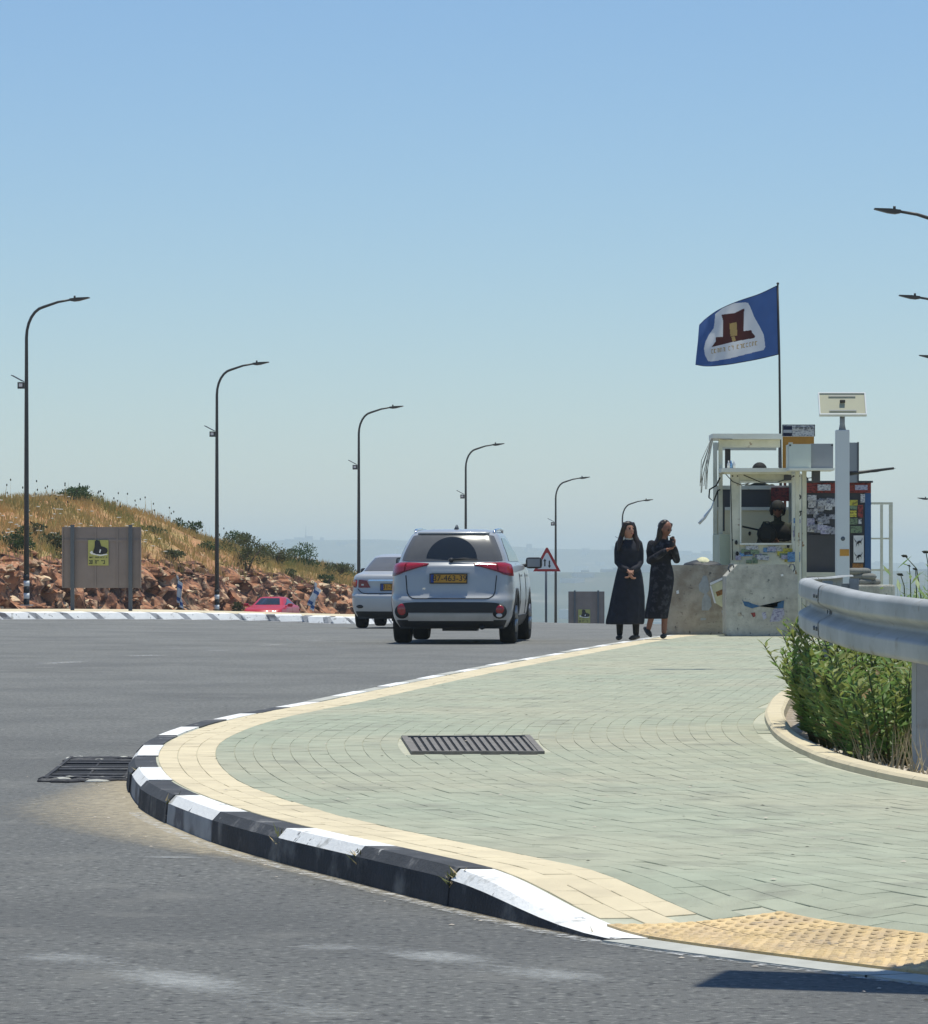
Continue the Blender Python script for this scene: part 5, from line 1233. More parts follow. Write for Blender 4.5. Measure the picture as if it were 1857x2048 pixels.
# ---- solar post
def solar_post(label, loc, hp, pw_, tilt, w, d, arm=False, rz=0.0):
    t = thing('solar_post', label, 'solar post', loc, rz); MB().box((0, 0, hp/2), (pw_, pw_, hp), bev=.012).build('column', 'post_white', t)
    MB().tube([(0, 0, hp), (0, 0, hp+.08), (0, 0, hp+.20)], [.05, .035, .035], 10).build('neck', 'galv', t); Mx = Matrix.Rotation(tilt, 4, 'X'); c_ = Vector((0, 0, hp+.34))
    p = MB().box(c_, (w, .035, d), M=Mx).build('solar_panel', 'panel_back', t)
    for s in (-1, 1): MB().box(c_+Mx@Vector((0, -.028, s*(d/2-.05))), (w*.6, .008, .012), M=Mx).build('mounting_rail', 'grey_panel', p)
    for q, dim in (((0, -.004, d/2+.008), (w+.03, .05, .016)), ((0, -.004, -d/2-.008), (w+.03, .05, .016)), ((w/2+.008, -.004, 0), (.016, .05, d)), ((-w/2-.008, -.004, 0), (.016, .05, d))):
        MB().box(c_+Mx@Vector(q), dim, M=Mx).build('frame_bar', 'post_white', p)
    MB().box(c_+Mx@Vector((0, .021, 0)), (w, .006, d), M=Mx).build('cell_sheet', 'dark_panel', p)
    MB().box(c_+Mx@Vector((0, -.045, .02)), (.07, .03, .03), M=Mx).build('junction_box', 'gear', p)
    if arm:
        mb = MB(); mb.tube([(pw_/2, 0, hp-.58), (pw_/2+.15, 0, hp-.565), (pw_/2+.6, 0, hp-.51)], [.03, .022, .016], 8); mb.prism([(pw_/2+.26, hp-.568), (pw_/2+.36, hp-.563), (pw_/2+.64, hp-.508), (pw_/2+.4, hp-.525), (pw_/2+.30, hp-.535)], -.04, .04, axis='y'); mb.build('lamp_arm', 'lamp_dark', t)
        MB().box((.02, -pw_/2-.003, 1.205), (.125, .004, .09)).build('label_plate', 'orange_board', t); MB().ball((-.0, -pw_/2, 1.39), (.03, .012, .03), 8, 6).build('lock', 'sign_post', t)
    return t
c_ = W(1685.5, 860, 52); solar_post('white square post with tilted solar panel and lamp arm in front of the shelter', (c_.x, 52, .10), c_.z-.10, .178, R(-35), .60, .34, True)
solar_post('white solar post outside the right edge, added only to cast a shadow', (1.43, 10.86, .10), 3.25, .12, R(-58), .74, .50, False, R(-18))  # added out of view; panel placed to throw a shadow on the crossing

# ---- railing
Y = 60.3; o_ = W(1765, 1155, Y); t = thing('pipe_railing', 'cream pipe railing right of the poster shelter', 'railing', (o_.x, Y, ZB)); org = Vector(t.location)
for px, w in ((1764.5, 5), (1783, 7)): panel('post', px-w/2, px+w/2, 1009.2, gy2, Y, Y+.05, 'cream_metal', t, org)
for py, h in ((1004.5, 4.4), (1075.5, 3.2), (1138, 4.2)): panel('rail', 1743.5, 1786.5 if py < 1010 else 1779, py, py+h, Y+.004 if py < 1010 else Y+.012, Y+.045 if py < 1010 else Y+.04, 'cream_metal', t, org)
# ---- low base wall in front of the shelter and sandbags
a = W(1617, 1155, 55); b = W(1793, 1155, 55)
mb = MB(); mb.box(((a.x+b.x)/2, 55.3, .49), (b.x-a.x, .35, .74), bev=.03); mb.build('low_wall', 'concrete', label='low grey concrete wall below the poster shelter', cat='wall')
sb0 = None; rs = random.Random(4)
for i, (px, py) in enumerate(((1700, 1176), (1718, 1174), (1737, 1176), (1755, 1178), (1709, 1166), (1727, 1164), (1745, 1168), (1718, 1156), (1735, 1157))):
    p = W(px, py, 54.7)
    if sb0 is None:
        mb = MB(); rows = []
        for k in range(11):
            u = -1+2*k/10; r_ = math.sqrt(max(0, 1-abs(u)**3.2)); rows.append([(u*.13, .075*r_*math.cos(th)*1.0, .05*r_*math.sin(th)) for th in [2*math.pi*q/12 for q in range(12)]])
        mb.grid(rows, closed=True); me = mb.mesh('sandbag', 'sandbag'); sb0 = me
    lab = (['left','middle','right','far right','left','middle','right','left','right'][i]+' '+('sandbag on top of the small pile' if py < 1160 else 'sandbag in the middle course of the pile' if py < 1170 else 'sandbag in the bottom course of the pile')) + ' on the low wall'
    o = link('sandbag', sb0, None, (p.x, 55.3+rs.uniform(-.04, .04), .90+(.0 if py > 1172 else .075 if py > 1160 else .15)), rs.uniform(-.2, .2), label=lab, cat='sandbag', group='sandbags piled on the low wall')

# ---- concrete block
c_ = W(1525, 1272, 55.6); k = 55.6/F
t = thing('concrete_block', 'square grey concrete block with cut corners and torn stickers before the booth', 'block', (c_.x, 55.6, ZB)); w, h = 143*k, 143*k
mb = MB(); mb.prism([(-w/2+.02, 0), (w/2-.02, 0), (w/2, .03), (w/2, h-.17), (w/2-.16, h), (-w/2+.16, h), (-w/2, h-.17), (-w/2, .03)], 0, .85, axis='y'); b_ = mb.build('block', 'concrete', t)
for s in (-1, 1): MB().tube([(s*(w/2-.12), .1, h-.06), (s*(w/2-.10), .1, h+.0), (s*(w/2-.05), .1, h+.0), (s*(w/2-.035), .1, h-.06), (s*(w/2-.07), .1, h-.13)], .012, 6).build('lifting_loop', 'sign_post', t)
def blk(name, pts, y, mat): MB().prism([((px-1525)*k, (1272-py)*k) for px, py in pts], -y-.002, -y, axis='y').build(name, mat, t)
blk('sticker', ((1484, 1197), (1488, 1203), (1498, 1204), (1506, 1208), (1520, 1212), (1545, 1212), (1557, 1217), (1568, 1216), (1569, 1201), (1556, 1207), (1556, 1214), (1520, 1213), (1505, 1217), (1490, 1212)), .002, 'paint_blue_spray')
blk('sticker', ((1548, 1218), (1568, 1217), (1570, 1230), (1560, 1243), (1540, 1244), (1543, 1234)), .004, 'poster_lilac'); blk('sticker', ((1524, 1226), (1532, 1224), (1534, 1236), (1528, 1240)), .003, 'poster_lilac')
blk('sticker', ((1502, 1226), (1511, 1225), (1512, 1233), (1507, 1235)), .003, 'poster_red'); blk('sticker', ((1476, 1226), (1484, 1225), (1484, 1232), (1477, 1233)), .003, 'concrete_brown')
blk('sticker', ((1562, 1149), (1567, 1148), (1568, 1152), (1563, 1153)), .002, 'paint_white')
# ---- long barrier
a, b = W(1333, 1268, 57.0), W(1480, 1130, 57.0); t = thing('concrete_barrier', 'long brown concrete barrier with peeling posters behind the standing women', 'barrier', ((a.x+b.x)/2, 57.0, zr(a.x, 57)+.12)); org = Vector(t.location)
w, h = b.x-a.x, b.z-org.z; mb = MB(); mb.prism([(-w/2, 0), (w/2, 0), (w/2, h-.04), (w/2-.05, h), (-w/2+.07, h), (-w/2+.04, h-.04)], 0, .5, axis='y'); mb.build('barrier_block', 'concrete_brown', t)
def bar(name, pts, y, mat): MB().prism([(W(px, py, 57).x-org.x, W(px, py, 57).z-org.z) for px, py in pts], -y-.003, -y, axis='y').build(name, mat, t)
bar('spray_mark', ((1398, 1170), (1404, 1160), (1407, 1151), (1414, 1152), (1418, 1165), (1420, 1180), (1414, 1187), (1422, 1197), (1424, 1212), (1418, 1221), (1404, 1221), (1405, 1200), (1410, 1188), (1399, 1182)), .002, 'spray_grey')
bar('poster', ((1421, 1171), (1453, 1158), (1456, 1210), (1444, 1214), (1432, 1206)), .006, 'cloth_yellow'); bar('poster_print', ((1432, 1184), (1452, 1176), (1453, 1186), (1435, 1193)), .010, 'poster_brown')
bar('poster_edge', ((1420, 1166), (1452, 1152), (1453, 1156), (1421, 1171)), .012, 'paint_white'); bar('poster_edge', ((1420, 1172), (1423, 1172), (1433, 1207), (1429, 1206)), .014, 'paint_white')
bar('paper_scrap', ((1353, 1182), (1358, 1180), (1359, 1187), (1354, 1188)), .002, 'paint_white'); bar('paper_scrap', ((1443, 1222), (1450, 1219), (1452, 1228), (1446, 1230)), .002, 'poster_white'); bar('paper_scrap', ((1402, 1236), (1413, 1236), (1413, 1240), (1402, 1241)), .002, 'spray_grey')
def heap(name, label, cat, pxs, Y, mat, seed):
    a, b = W(*pxs[0], Y), W(*pxs[1], Y); w = b.x-a.x; h = a.z-b.z; rows = []
    for i in range(15):
        u = -1+2*i/14; row = []
        for q in range(13):
            th = math.pi*q/12; r_ = (1-abs(u)**2.2)**.5; n_ = 1+.35*fbm(u*2+seed, th*1.2, seed)
            row.append((u*w/2, -.20*r_*math.cos(th)*n_, max(0, h*r_*math.sin(th)*n_*1.15)))
        rows.append(row)
    return MB().grid(rows).build(name, mat, None, loc=((a.x+b.x)/2, Y+.25, b.z), label=label, cat=cat)
heap('tarpaulin', 'dark crumpled tarpaulin lying on the long concrete barrier', 'tarpaulin', ((1366, 1122), (1450, 1134)), 57.0, 'tarp', 3)
heap('yellow_cloth', 'pale yellow cloth lying on top of the dark tarpaulin', 'cloth', ((1393, 1116), (1424, 1127)), 57.05, 'cloth_yellow', 8)

# ------------------------------------------------------------------ big flag
YF = 60.5
pole_t = thing('flag_pole', 'thin dark flag pole behind the guard booth', 'pole', W(1563, 1000, YF)*1); po = Vector(pole_t.location)
po.z = ZB; pole_t.location = po
MB().tube([(0, 0, 0), W(1562, 940, YF)-po, W(1559.5, 705, YF)-po, W(1556.5, 568, YF)-po], [.024, .022, .016, .012], 8).build('shaft', 'lamp_dark', pole_t); MB().ball(W(1556.5, 567, YF)-po, .022, 8, 6).build('finial', 'lamp_dark', pole_t)
fl = thing('flag', 'blue flag with white field and brown temple emblem flying from the pole', 'flag', W(1560, 708.6, YF)); fo = Vector(fl.location)
TOP = [(0, 1556.7, 569.5), (.25, 1521, 586), (.5, 1480, 600), (.72, 1440, 617), (.88, 1415, 634), (1, 1401.5, 647)]
BOT = [(0, 1560, 708.6), (.25, 1521, 717.5), (.5, 1478, 725), (.72, 1440, 730.5), (.88, 1412, 731.5), (1, 1393.5, 728)]
tab = lambda T_, u: (spl([(a, b) for a, b, c_ in T_], u), spl([(a, c_) for a, b, c_ in T_], u))
WHITE = [(1433, 626), (1448, 614), (1470, 605.5), (1492, 603.5), (1498, 605), (1502, 612), (1510, 632), (1521, 652), (1529, 668), (1531, 682), (1532, 693), (1529, 699), (1500, 706), (1455, 717), (1425, 722), (1418, 721), (1412, 710), (1410, 696), (1413, 682), (1420, 668), (1430, 654), (1432, 640)]
BR1 = [(1445, 628), (1471, 625), (1485, 618), (1490.5, 616), (1489, 633), (1489, 661), (1505, 659), (1506, 664), (1512, 671), (1511, 675), (1475, 681), (1425, 693), (1433, 682), (1434, 673), (1448, 672), (1448, 640)]
GO1 = [(1461, 646), (1475, 643), (1476.5, 670), (1463, 671)]; GO2 = [(1465, 672), (1471, 671), (1474, 680), (1467, 682)]
def inside(p, poly):
    x, y = p; c_ = False; j = len(poly)-1
    for i in range(len(poly)):
        if (poly[i][1] > y) != (poly[j][1] > y) and x < (poly[j][0]-poly[i][0])*(y-poly[i][1])/(poly[j][1]-poly[i][1])+poly[i][0]: c_ = not c_
        j = i
    return c_
nu, nv = 190, 160; vs = []; px_ = []; rl = random.Random(12)
LET = []                                                      # blurred lettering on the flag: strokes along the base of the emblem
for w0, w1 in ((1424, 1452), (1459, 1471), (1476, 1517)):
    x = w0
    while x < w1-3:
        yb_ = 706-(x-1424)*.185; LET += [(x, yb_-8.5, x+4.2, yb_-7.0)]
        kk = rl.randrange(3)
        if kk != 1: LET.append((x+3, yb_-8.5, x+4.4, yb_))
        if kk != 0: LET.append((x, yb_-8.5+(kk == 2)*2, x+1.3, yb_))
        if kk == 1: LET.append((x, yb_-1.4, x+4.2, yb_))
        x += 6.0
for j in range(nv+1):
    v = j/nv
    for i in range(nu+1):
        u = i/nu; a, b = tab(BOT, u), tab(TOP, u); X_, Y_ = a[0]+(b[0]-a[0])*v, a[1]+(b[1]-a[1])*v
        px_.append((X_, Y_)); dep = u*(.10*math.sin(5.2*u+1.6*v)+.045*math.sin(13*u-3.5*v+1)+.02*math.sin(25*u+9*v)) + .30*u
        p = W(X_, Y_, YF); vs.append((p.x-fo.x, dep, p.z-fo.z))
mb = MB(); mb.add(vs, [], 0)
for j in range(nv):
    for i in range(nu):
        q = j*(nu+1)+i; c_ = ((px_[q][0]+px_[q+nu+2][0])/2, (px_[q][1]+px_[q+nu+2][1])/2); mi = 0
        if i < 4 or (j > nv-3 or j < 2): mi = 4
        elif inside(c_, WHITE):
            mi = 1
            if inside(c_, BR1): mi = 3 if (inside(c_, GO1) or inside(c_, GO2)) else 2
            else:
                if c_[1] > 680:
                    for l in LET:
                        if l[0] < c_[0] < l[2] and l[1] < c_[1] < l[3]: mi = 3; break
        mb.f.append((q, q+1, q+nu+2, q+nu+1)); mb.m.append(mi); mb.s.append(True)
mb.build('cloth', ['flag_blue', 'flag_white', 'flag_brown', 'flag_gold', 'flag_hem'], fl)

# ------------------------------------------------------------------ people
def head(mb, c, rot, s=1.0, mi=0):
    """skull, jaw, nose, brow, ears; faces -y before rot"""
    vs = []; fs = []; n, m = 28, 22
    for j in range(m+1):
        ph = math.pi*j/m
        for k in range(n):
            th = 2*math.pi*k/n; x, y, z = math.sin(ph)*math.cos(th), math.sin(ph)*math.sin(th), math.cos(ph)
            jaw = 1-.30*sm(.0, -1, z)*(1 if y < .3 else .55)
            X, Y, Z = .073*x*jaw, (.092 if y > 0 else .085)*y*(1-.12*sm(-.2, -1, z)), .115*z
            if y < -.5:
                X_n = abs(x)
                Y -= .022*math.exp(-(X_n/.14)**2)*math.exp(-((z+.18)/.20)**2)          # nose
                Y += .010*math.exp(-((X_n-.38)/.16)**2)*math.exp(-((z-.06)/.13)**2)     # eye sockets
                Y -= .006*math.exp(-(X_n/.25)**2)*math.exp(-((z+.52)/.08)**2)           # lips
                Y -= .007*math.exp(-(X_n/.3)**2)*math.exp(-((z+.86)/.15)**2)            # chin
            vs.append(Vector(c)+rot@(Vector((X, Y, Z))*s))
    for j in range(m):
        for k in range(n): fs.append((j*n+k, (j+1)*n+k, (j+1)*n+(k+1) % n, j*n+(k+1) % n))
    mb.add(vs, fs, mi, True)
    for sd in (-1, 1): mb.ball(Vector(c)+rot@Vector((sd*.073*s, .01*s, -.005)), (.012*s, .022*s, .03*s), 8, 5, mi)
def face(t, c, rot, s=1.0):
    mb = MB()
    for sd in (-1, 1):
        mb.ball(Vector(c)+rot@(Vector((sd*.028, -.076, .006))*s), (.017*s, .008*s, .010*s), 8, 5, rot=rot.to_3x3() if hasattr(rot, 'to_3x3') else rot)
        mb.tube([Vector(c)+rot@(Vector((sd*.012, -.084, .024))*s), Vector(c)+rot@(Vector((sd*.03, -.082, .029))*s), Vector(c)+rot@(Vector((sd*.046, -.072, .023))*s)], .003*s, 4)
    mb.build('eyes_and_brows', 'eye', t)
    mb = MB(); mb.ball(Vector(c)+rot@(Vector((0, -.088, -.060))*s), (.021*s, .006*s, .007*s), 10, 5); mb.build('lips', 'lips', t)
def hand(mb, wrist, d, palm_n, s=1.0, curl=.5, mi=0, side=1):
    """palm, four bent fingers, thumb from the side"""
    d = Vector(d).normalized(); pn = Vector(palm_n); pn = (pn-d*pn.dot(d)).normalized(); sd = d.cross(pn)*side; w = Vector(wrist)
    mb.tube([w-d*.03, w+d*.02, w+d*.055, w+d*.088], [.022*s, .030*s, .036*s, .033*s], 10, mi, sq=(1, .5) if abs(sd.dot(Vector((1, 0, 0)))) > -1 else (1, 1))
    for k, (o, ln) in enumerate(((-.027, .062), (-.009, .072), (.009, .068), (.026, .052))):
        p = w+d*.082+sd*o*s; p1 = p+(d*math.cos(curl*.6)+pn*math.sin(curl*.6))*ln*.45*s; p2 = p1+(d*math.cos(curl*1.8)+pn*math.sin(curl*1.8))*ln*.33*s; p3 = p2+(d*math.cos(curl*2.6)+pn*math.sin(curl*2.6))*ln*.25*s
        mb.tube([p-d*.02, p, p1, p2, p3], [.0085*s, .009*s, .0085*s, .0078*s, .006*s], 7, mi)
    p = w+d*.02-sd*.026*s; p1 = p+(d*.6-sd*.6+pn*.25).normalized()*.038*s; p2 = p1+(d*.85-sd*.1+pn*.4).normalized()*.03*s
    mb.tube([w+d*.01, p, p1, p2], [.013*s, .012*s, .0105*s, .008*s], 7, mi)
def limb(mb, pts, rad, mi=0):
    mb.tube(pts, rad, 12, mi)
    for p, r_ in zip(pts, rad): mb.ball(p, r_*.99, 10, 6, mi)
def rings(mb, L_, n=28, fold=0.0, seed=0, mi=0):
    rows = []
    for (z, cx, cy, rx, ry) in L_:
        row = []
        for k in range(n):
            th = 2*math.pi*k/n; f_ = 1+fold*sm(1.0, .3, z)*(.5*math.sin(th*5+seed+z*2)+.5*math.sin(th*9-seed*2+z*3)+noise.noise(Vector((math.cos(th)*2, math.sin(th)*2, z*2+seed))))
            row.append((cx+rx*f_*math.cos(th), cy+ry*f_*math.sin(th), z))
        rows.append(row)
    mb.grid(rows, mi, closed=True); mb.add(rows[0], [tuple(range(n))], mi); mb.add(rows[-1], [tuple(range(n))], mi)
def dens(L_, step=.03):
    tab_ = sorted(L_); out = []; z = tab_[0][0]
    while z < tab_[-1][0]: out.append((z, *[spl([(q[0], q[i]) for q in tab_], z) for i in (1, 2, 3, 4)])); z += step
    out.append(tab_[-1]); return out
def shoe(mb, p, d, ln=.24, heel=0.0, mi=0):
    p = Vector(p); d = Vector(d).normalized()
    mb.tube([p-d*.06+Vector((0, 0, .045+heel)), p+Vector((0, 0, .045+heel*.8)), p+d*ln*.4+Vector((0, 0, .036+heel*.3)), p+d*ln*.72+Vector((0, 0, .026))], [.03, .04, .042, .02], 10, mi, sq=(1, .8))

# woman facing us, hands clasped low
w1 = thing('person', 'standing in a long black dress with hands clasped in front, head turned aside', 'person', (2.21, 52.2, .13), R(4), group='people waiting at the kerb'); ctr = Vector((-.01, 0, 1.475)); rot = Matrix.Rotation(R(28), 3, 'Z') @ Matrix.Rotation(R(-10), 3, 'X')
b = MB(); head(b, ctr, rot); b.tube([(0, .015, 1.27), (0, .012, 1.34), (-.005, .01, 1.42)], [.06, .05, .05], 12)
rings(b, dens([(.78, 0, 0, .155, .105), (.95, 0, 0, .145, .10), (1.03, 0, 0, .125, .09), (1.2, 0, 0, .13, .105), (1.30, 0, .01, .13, .085), (1.335, 0, .015, .07, .06)]))
for sd in (-1, 1):
    x0 = sd*.09-.015; limb(b, [(x0, 0, .82), (x0+sd*.01, -.01, .48), (x0+sd*.02, .01, .09)], [.085, .055, .036])
    limb(b, [(sd*.128, .02, 1.285), (sd*.152, .005, 1.05), (sd*.085, -.10, .965), (sd*.025, -.155, .925)], [.048, .043, .036, .026])
body1 = remesh(b.build('body', 'skin', w1), .011, 2)
hb = MB(); hand(hb, (.03, -.155, .93), (-.55, -.15, -.85), (-.5, .1, .3), .95, .5, side=1); hand(hb, (-.025, -.165, .925), (.45, -.1, -.9), (.5, .2, .3), .95, .55, side=-1); hb.build('hands', 'skin', w1)
b = MB(); rings(b, dens([(.215, -.065, .0, .245, .17), (.25, -.06, 0, .25, .172), (.40, -.04, 0, .235, .165), (.62, -.015, 0, .22, .155), (.85, .0, 0, .185, .14), (.98, 0, 0, .15, .115), (1.03, 0, 0, .132, .105), (1.10, 0, 0, .138, .11), (1.20, 0, 0, .145, .118), (1.28, 0, .01, .14, .095), (1.335, 0, .015, .085, .07), (1.355, 0, .012, .062, .06)]), fold=.085, seed=2)
for sd in (-1, 1): limb(b, [(sd*.128, .02, 1.295), (sd*.148, .015, 1.2), (sd*.152, .005, 1.05), (sd*.10, -.09, .975), (sd*.04, -.14, .945)], [.057, .054, .049, .046, .040])
remesh(b.build('dress', 'dress', w1), .013, 3)
b = MB(); 
for sd in (-1, 1): limb(b, [(sd*.09-.015+sd*.01, -.01, .5), (sd*.09-.015+sd*.018, .005, .28), (sd*.09-.015+sd*.02, .01, .09)], [.058, .052, .040])
b.build('leggings', 'legging', w1); b = MB(); shoe(b, (-.125, .01, 0), (-.25, -1, 0)); shoe(b, (.095, .01, 0), (-.55, -.8, 0)); b.build('shoes', 'shoe', w1)
face(w1, ctr, rot)
b = MB(); rings(b, [(z, ctr.x+q[0], ctr.y+q[1], q[2], q[3]) for z, q in ((1.60, (0, .01, .02, .03)), (1.585, (0, .015, .055, .068)), (1.555, (0, .02, .078, .085)), (1.51, (0, .03, .087, .085)))], 20)
for sd in (-1, 1):
    b.tube([ctr+rot@Vector((sd*.055, -.03, .10)), ctr+rot@Vector((sd*.082, -.02, .03)), ctr+Vector((sd*.092, .01, -.08)), (sd*.118-.005, -.02, 1.31), (sd*.125-.02, -.075, 1.20)], [.03, .036, .038, .046, .02], 9)
b.tube([ctr+Vector((0, .06, .06)), ctr+Vector((0, .075, -.05)), (0, .09, 1.32), (0, .115, 1.18), (0, .11, 1.05)], [.075, .085, .10, .10, .03], 12, sq=(1.15, .55))
remesh(b.build('hair', 'hair', w1), .010, 2)
MB().grid([[(-.06*math.cos(q), -.055*math.sin(q)+.01, 1.343+.012*abs(math.cos(q))+dz) for q in [math.pi*k/12 for k in range(13)]] for dz in (0, .018)]).build('collar', 'collar', w1)
# woman turned to the right, looking down at the thing in her hands
w2 = thing('person', 'in a narrow dark patterned dress looking down at a phone held in raised hands', 'person', (2.70, 53.3, .13), R(0), group='people waiting at the kerb'); ctr = Vector((.055, -.01, 1.50)); rot = Matrix.Rotation(R(50), 3, 'Z') @ Matrix.Rotation(R(20), 3, 'X')
b = MB(); head(b, ctr, rot); b.tube([(.0, .01, 1.28), (.015, .012, 1.36), (.04, .01, 1.44)], [.06, .05, .05], 12)
rings(b, dens([(.80, 0, 0, .145, .11), (.97, 0, 0, .135, .10), (1.05, 0, 0, .115, .09), (1.22, 0, 0, .135, .105), (1.31, 0, .01, .13, .085), (1.345, .0, .015, .07, .06)]))
LEG = {-1: [(-.06, 0, .84), (-.09, -.03, .50), (-.175, .03, .14)], 1: [(.06, 0, .84), (.05, 0, .48), (.035, .0, .09)]}
for sd in (-1, 1): limb(b, LEG[sd], [.085, .055, .036])
limb(b, [(-.14, .02, 1.29), (-.155, -.03, 1.07), (-.02, -.16, 1.15), (.07, -.2, 1.22)], [.047, .042, .036, .026]); limb(b, [(.13, .02, 1.29), (.20, -.04, 1.07), (.175, -.14, 1.20), (.165, -.19, 1.27)], [.047, .042, .036, .026])
remesh(b.build('body', 'skin_tan', w2), .011, 2)
hb = MB(); hand(hb, (.07, -.2, 1.22), (.75, -.1, .25), (0, .2, 1), .95, .6, side=1); hand(hb, (.165, -.19, 1.27), (.05, -.15, 1), (-1, .1, 0), .95, .75, side=-1); hb.build('hands', 'skin_tan', w2)
b = MB(); rings(b, dens([(.275, -.075, .0, .165, .14), (.32, -.07, 0, .168, .14), (.45, -.045, 0, .165, .14), (.65, -.01, 0, .165, .14), (.85, .005, 0, .168, .135), (.98, .0, 0, .15, .115), (1.05, 0, 0, .130, .105), (1.13, 0, 0, .138, .11), (1.22, 0, 0, .148, .115), (1.30, 0, .01, .14, .095), (1.345, .0, .015, .08, .07), (1.365, .005, .012, .06, .06)]), fold=.06, seed=5)
limb(b, [(-.135, .02, 1.295), (-.155, 0, 1.2), (-.16, -.03, 1.07), (-.03, -.155, 1.15), (.04, -.19, 1.20)], [.06, .057, .054, .05, .042]); limb(b, [(.125, .02, 1.295), (.17, 0, 1.2), (.205, -.04, 1.08), (.18, -.135, 1.19), (.168, -.18, 1.24)], [.06, .057, .054, .048, .040])
remesh(b.build('dress', 'dress_print', w2), .013, 3)
b = MB(); shoe(b, (-.20, .05, .04), (.25, -.75, -.15), .22, .05); shoe(b, (.035, .0, 0), (-.2, -1, 0)); b.build('shoes', 'shoe', w2); face(w2, ctr, rot)
b = MB(); rings(b, [(z, ctr.x+q[0], ctr.y+q[1], q[2], q[3]) for z, q in ((1.632, (-.01, .01, .02, .03)), (1.615, (-.012, .015, .055, .065)), (1.58, (-.015, .02, .082, .085)), (1.53, (-.022, .03, .09, .085)))], 20)
b.tube([ctr+Vector((-.045, -.03, .09)), ctr+Vector((-.075, -.035, .0)), (-.035, -.02, 1.36), (-.085, -.04, 1.30), (-.10, -.06, 1.2)], [.035, .04, .045, .04, .012], 9)
b.tube([ctr+rot@Vector((.06, -.02, .09)), ctr+rot@Vector((.078, .0, .0)), ctr+rot@Vector((.08, .02, -.10)), (.09, .03, 1.32)], [.03, .032, .03, .015], 9)
b.tube([ctr+Vector((-.03, .05, .05)), ctr+Vector((-.045, .06, -.05)), (-.04, .08, 1.33), (-.045, .10, 1.2), (-.04, .10, 1.1)], [.075, .085, .09, .085, .02], 12, sq=(1.1, .6))
remesh(b.build('hair', 'hair', w2), .010, 2)
MB().box((.135, -.215, 1.325), (.035, .075, .14), M=Matrix.Rotation(R(-20), 4, 'X') @ Matrix.Rotation(R(30), 4, 'Z'), bev=.006).build('phone', 'gear', None, loc=(2.70, 53.3, .13), label='small dark phone in the raised hands of the standing woman', cat='phone')

# soldier in the booth, and another behind the upper rail
def soldier(label, loc, arms, rz=0.0):
    t = thing('person', label, 'person', loc, rz, group='soldiers at the guard post'); ctr = Vector((0, -.02, 1.62)); rot = Matrix.Rotation(R(-8), 3, 'Z'); b = MB(); b.tube([(0, .01, 1.40), (0, .0, 1.55)], .058, 12)
    rings(b, dens([(.88, 0, 0, .17, .13), (1.05, 0, 0, .18, .13), (1.25, 0, 0, .20, .14), (1.40, 0, .01, .20, .11), (1.46, 0, .015, .09, .08)]))
    for sd in (-1, 1): limb(b, [(sd*.1, 0, .9), (sd*.11, -.01, .5), (sd*.12, .02, .08)], [.10, .075, .06]); shoe(b, (sd*.12, .02, 0), (sd*.2, -1, 0), .28)
    for a_ in arms: limb(b, a_, [.066, .06, .05, .04])
    remesh(b.build('body', 'uniform', t), .014, 2); b = MB(); head(b, ctr, rot); b.build('face', 'skin_tan', t); hb = MB()
    for sd, a_ in zip((-1, 1), arms): e = Vector(a_[-1]); hand(hb, e, (e-Vector(a_[-2])), (-sd, 0, .2), 1.05, .7, side=sd)
    hb.build('hands', 'skin_tan', t); face(t, ctr, rot)
    mb = MB(); rows = []
    for j in range(9):
        ph = (math.pi/2+.25)*j/8; rows.append([ctr+Vector(((.118+.012*sm(6, 8, j))*math.sin(ph)*math.cos(q), .01+(.135+.012*sm(6, 8, j))*math.sin(ph)*math.sin(q), .045+.118*math.cos(ph)-(.03 if math.sin(q) > 0 else 0)*sm(5, 8, j))) for q in [2*math.pi*k/24 for k in range(24)]])
    mb.grid(rows, closed=True); hm = mb.build('helmet', 'gear', t)
    mb = MB(); 
    for sd in (-1, 1): mb.ball(ctr+Vector((sd*.088, .01, -.02)), (.03, .045, .055), 10, 6)
    mb.tube([ctr+Vector((-.08, -.06, -.06)), ctr+Vector((0, -.07, -.115)), ctr+Vector((.08, -.06, -.06))], .008, 6); mb.build('headset', 'gear', t)
    mb = MB(); rings(mb, dens([(1.0, 0, -.0, .20, .16), (1.15, 0, -.01, .215, .175), (1.33, 0, -.005, .205, .165), (1.42, 0, .0, .13, .12)]))
    for k in range(4): mb.box((-.13+.085*k, -.185, 1.12), (.07, .06, .14), bev=.012)
    mb.build('vest', 'gear', t); return t
sp = W(1556, 1200, 58.75)
soldier('soldier in helmet and headset looking out of the booth window', (sp.x, 58.75, ZB+.21), ([(-.19, .01, 1.38), (-.27, -.10, 1.12), (-.20, -.24, 1.10), (-.14, -.30, 1.14)], [(.19, .01, 1.38), (.25, -.08, 1.14), (.08, -.25, 1.10), (.0, -.30, 1.12)]))
r_t = thing('rifle', 'black rifle held across the chest of the soldier in the booth', 'rifle', (sp.x-.14, 58.40, ZB+1.50)); mb = MB()
mb.box((0, 0, 0), (.30, .045, .07), M=Matrix.Rotation(R(12), 4, 'Y')); mb.build('receiver', 'gear', r_t); MB().tube([(-.14, 0, .03), (-.42, 0, .09)], .014, 8).build('barrel', 'gear', r_t)
MB().box((.24, 0, -.06), (.22, .04, .09), M=Matrix.Rotation(R(12), 4, 'Y')).build('stock', 'gear', r_t); MB().box((-.02, 0, -.10), (.05, .03, .16), M=Matrix.Rotation(R(20), 4, 'Y')).build('magazine', 'gear', r_t); MB().box((-.02, 0, .07), (.12, .04, .05)).build('sight', 'gear', r_t)
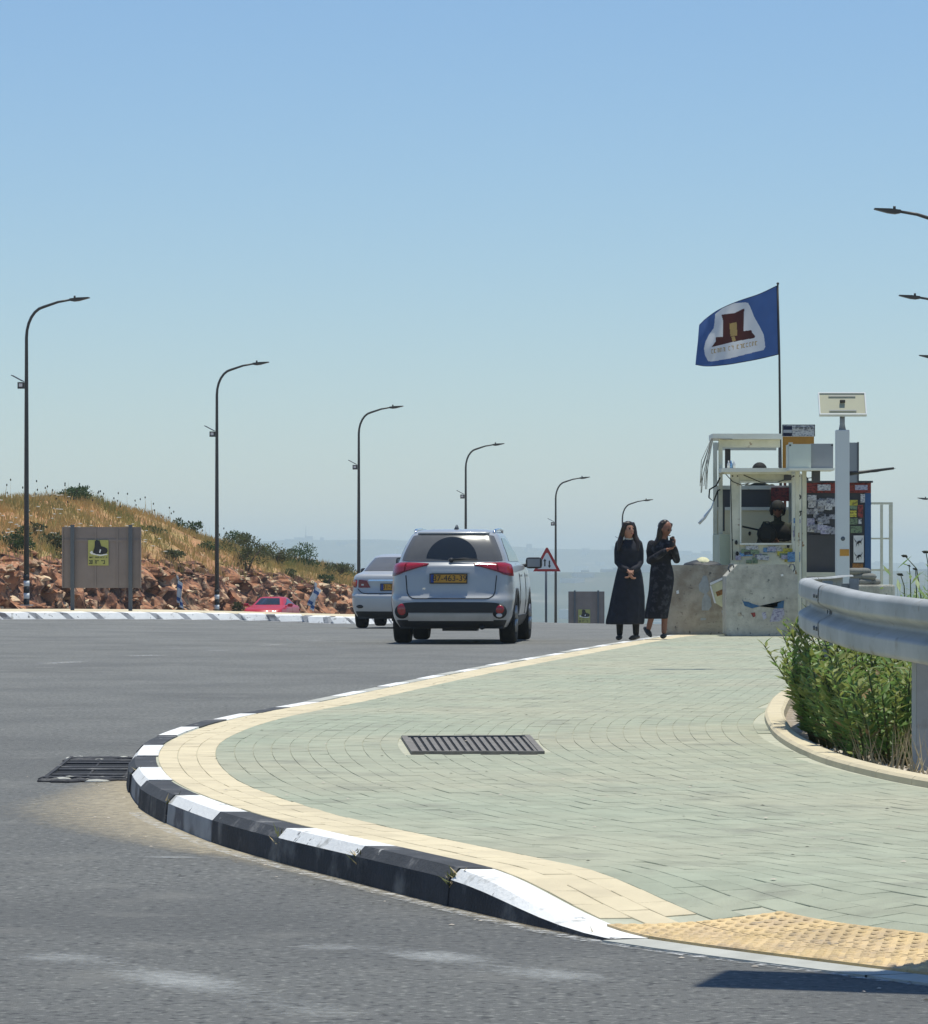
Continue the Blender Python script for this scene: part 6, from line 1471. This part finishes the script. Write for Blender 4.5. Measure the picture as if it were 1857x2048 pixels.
MB().ball((0, 0, 0), (.15, .09, .14), 12, 8).box((-.02, -.06, -.02), (.15, .08, .14), bev=.03).tube([(-.08, 0, .11), (-.05, 0, .18), (.03, 0, .18), (.07, 0, .11)], .012, 6).build('kit_bag', 'gear', None, loc=(sp.x-.20, 58.25, ZB+1.475), label='black kit bag on the booth sill left of the soldier', cat='bag')
# platform behind the booth
pb = thing('lookout_platform', 'raised lookout platform hidden behind the guard booth', 'platform', (xl+.9, YB+2.6, ZB)); pbo = Vector(pb.location)
bx('deck', xl, xl+2.0, YB+2.1, YB+3.3, .96, 1.03, 'cream_metal', pb, pbo)
for x in (xl+.05, xl+1.9):
    for y in (YB+2.15, YB+3.2): bx('leg', x, x+.08, y, y+.08, ZB, .957, 'cream_metal', pb, pbo)
sp2 = W(1520, 1000, 60.7); zt2 = W(1520, 924, 60.7).z
soldier('helmet of a soldier standing behind the upper rail of the booth', (sp2.x, 60.7, zt2-1.785), ([(-.19, .01, 1.38), (-.25, -.02, 1.12), (-.24, -.10, .95), (-.23, -.12, .9)], [(.19, .01, 1.38), (.25, -.02, 1.12), (.24, -.10, .95), (.23, -.12, .9)]), R(180))

# ------------------------------------------------------------------ small litter on the paving and gutter
rnd = random.Random(44); mb = MB()
for i in range(340):
    Y = 9.5+rnd.random()**1.6*26; x = C(Y)+.2+rnd.random()*2.6 if i % 3 else C(Y)-.02-abs(rnd.gauss(0, .16))
    if i % 3 and x > PK(Y)-.1: continue
    z = (zp(x, Y) if i % 3 else zr(x, Y))+.003; s = rnd.uniform(.003, .010); a = rnd.uniform(0, 6.3); d = Vector((math.cos(a), math.sin(a), 0))*s; e = Vector((-d.y, d.x, 0))*rnd.uniform(.4, 1); p = Vector((x, Y, z))
    mb.add([p-d-e, p+d-e, p+d+e, p-d+e, p+Vector((0, 0, s*.35))], [(0, 1, 4), (1, 2, 4), (2, 3, 4), (3, 0, 4)], rnd.choice((0, 0, 1)))
mb.build('grit', ['gravel', 'seed_head'], label='scattered grit and dead leaves on the paving and gutter', cat='grit', kind='stuff')

# ------------------------------------------------------------------ the air
mb = MB(); mb.box((0, 6980, -30), (10400, 14060, 240))
hz = mb.build('haze', [], kind='stuff', label='pale blue summer haze over the far hills', cat='haze')
hm = bpy.data.materials.new('haze'); hm.use_nodes = True; hm.node_tree.nodes.clear(); o_ = hm.node_tree.nodes.new('ShaderNodeOutputMaterial'); v_ = hm.node_tree.nodes.new('ShaderNodeVolumePrincipled')
v_.inputs['Density'].default_value = 0.0002; v_.inputs['Color'].default_value = (.84, .97, 1.0, 1); v_.inputs['Anisotropy'].default_value = 0.0
hm.node_tree.links.new(v_.outputs[0], o_.inputs['Volume']); hz.data.materials.clear(); hz.data.materials.append(hm)
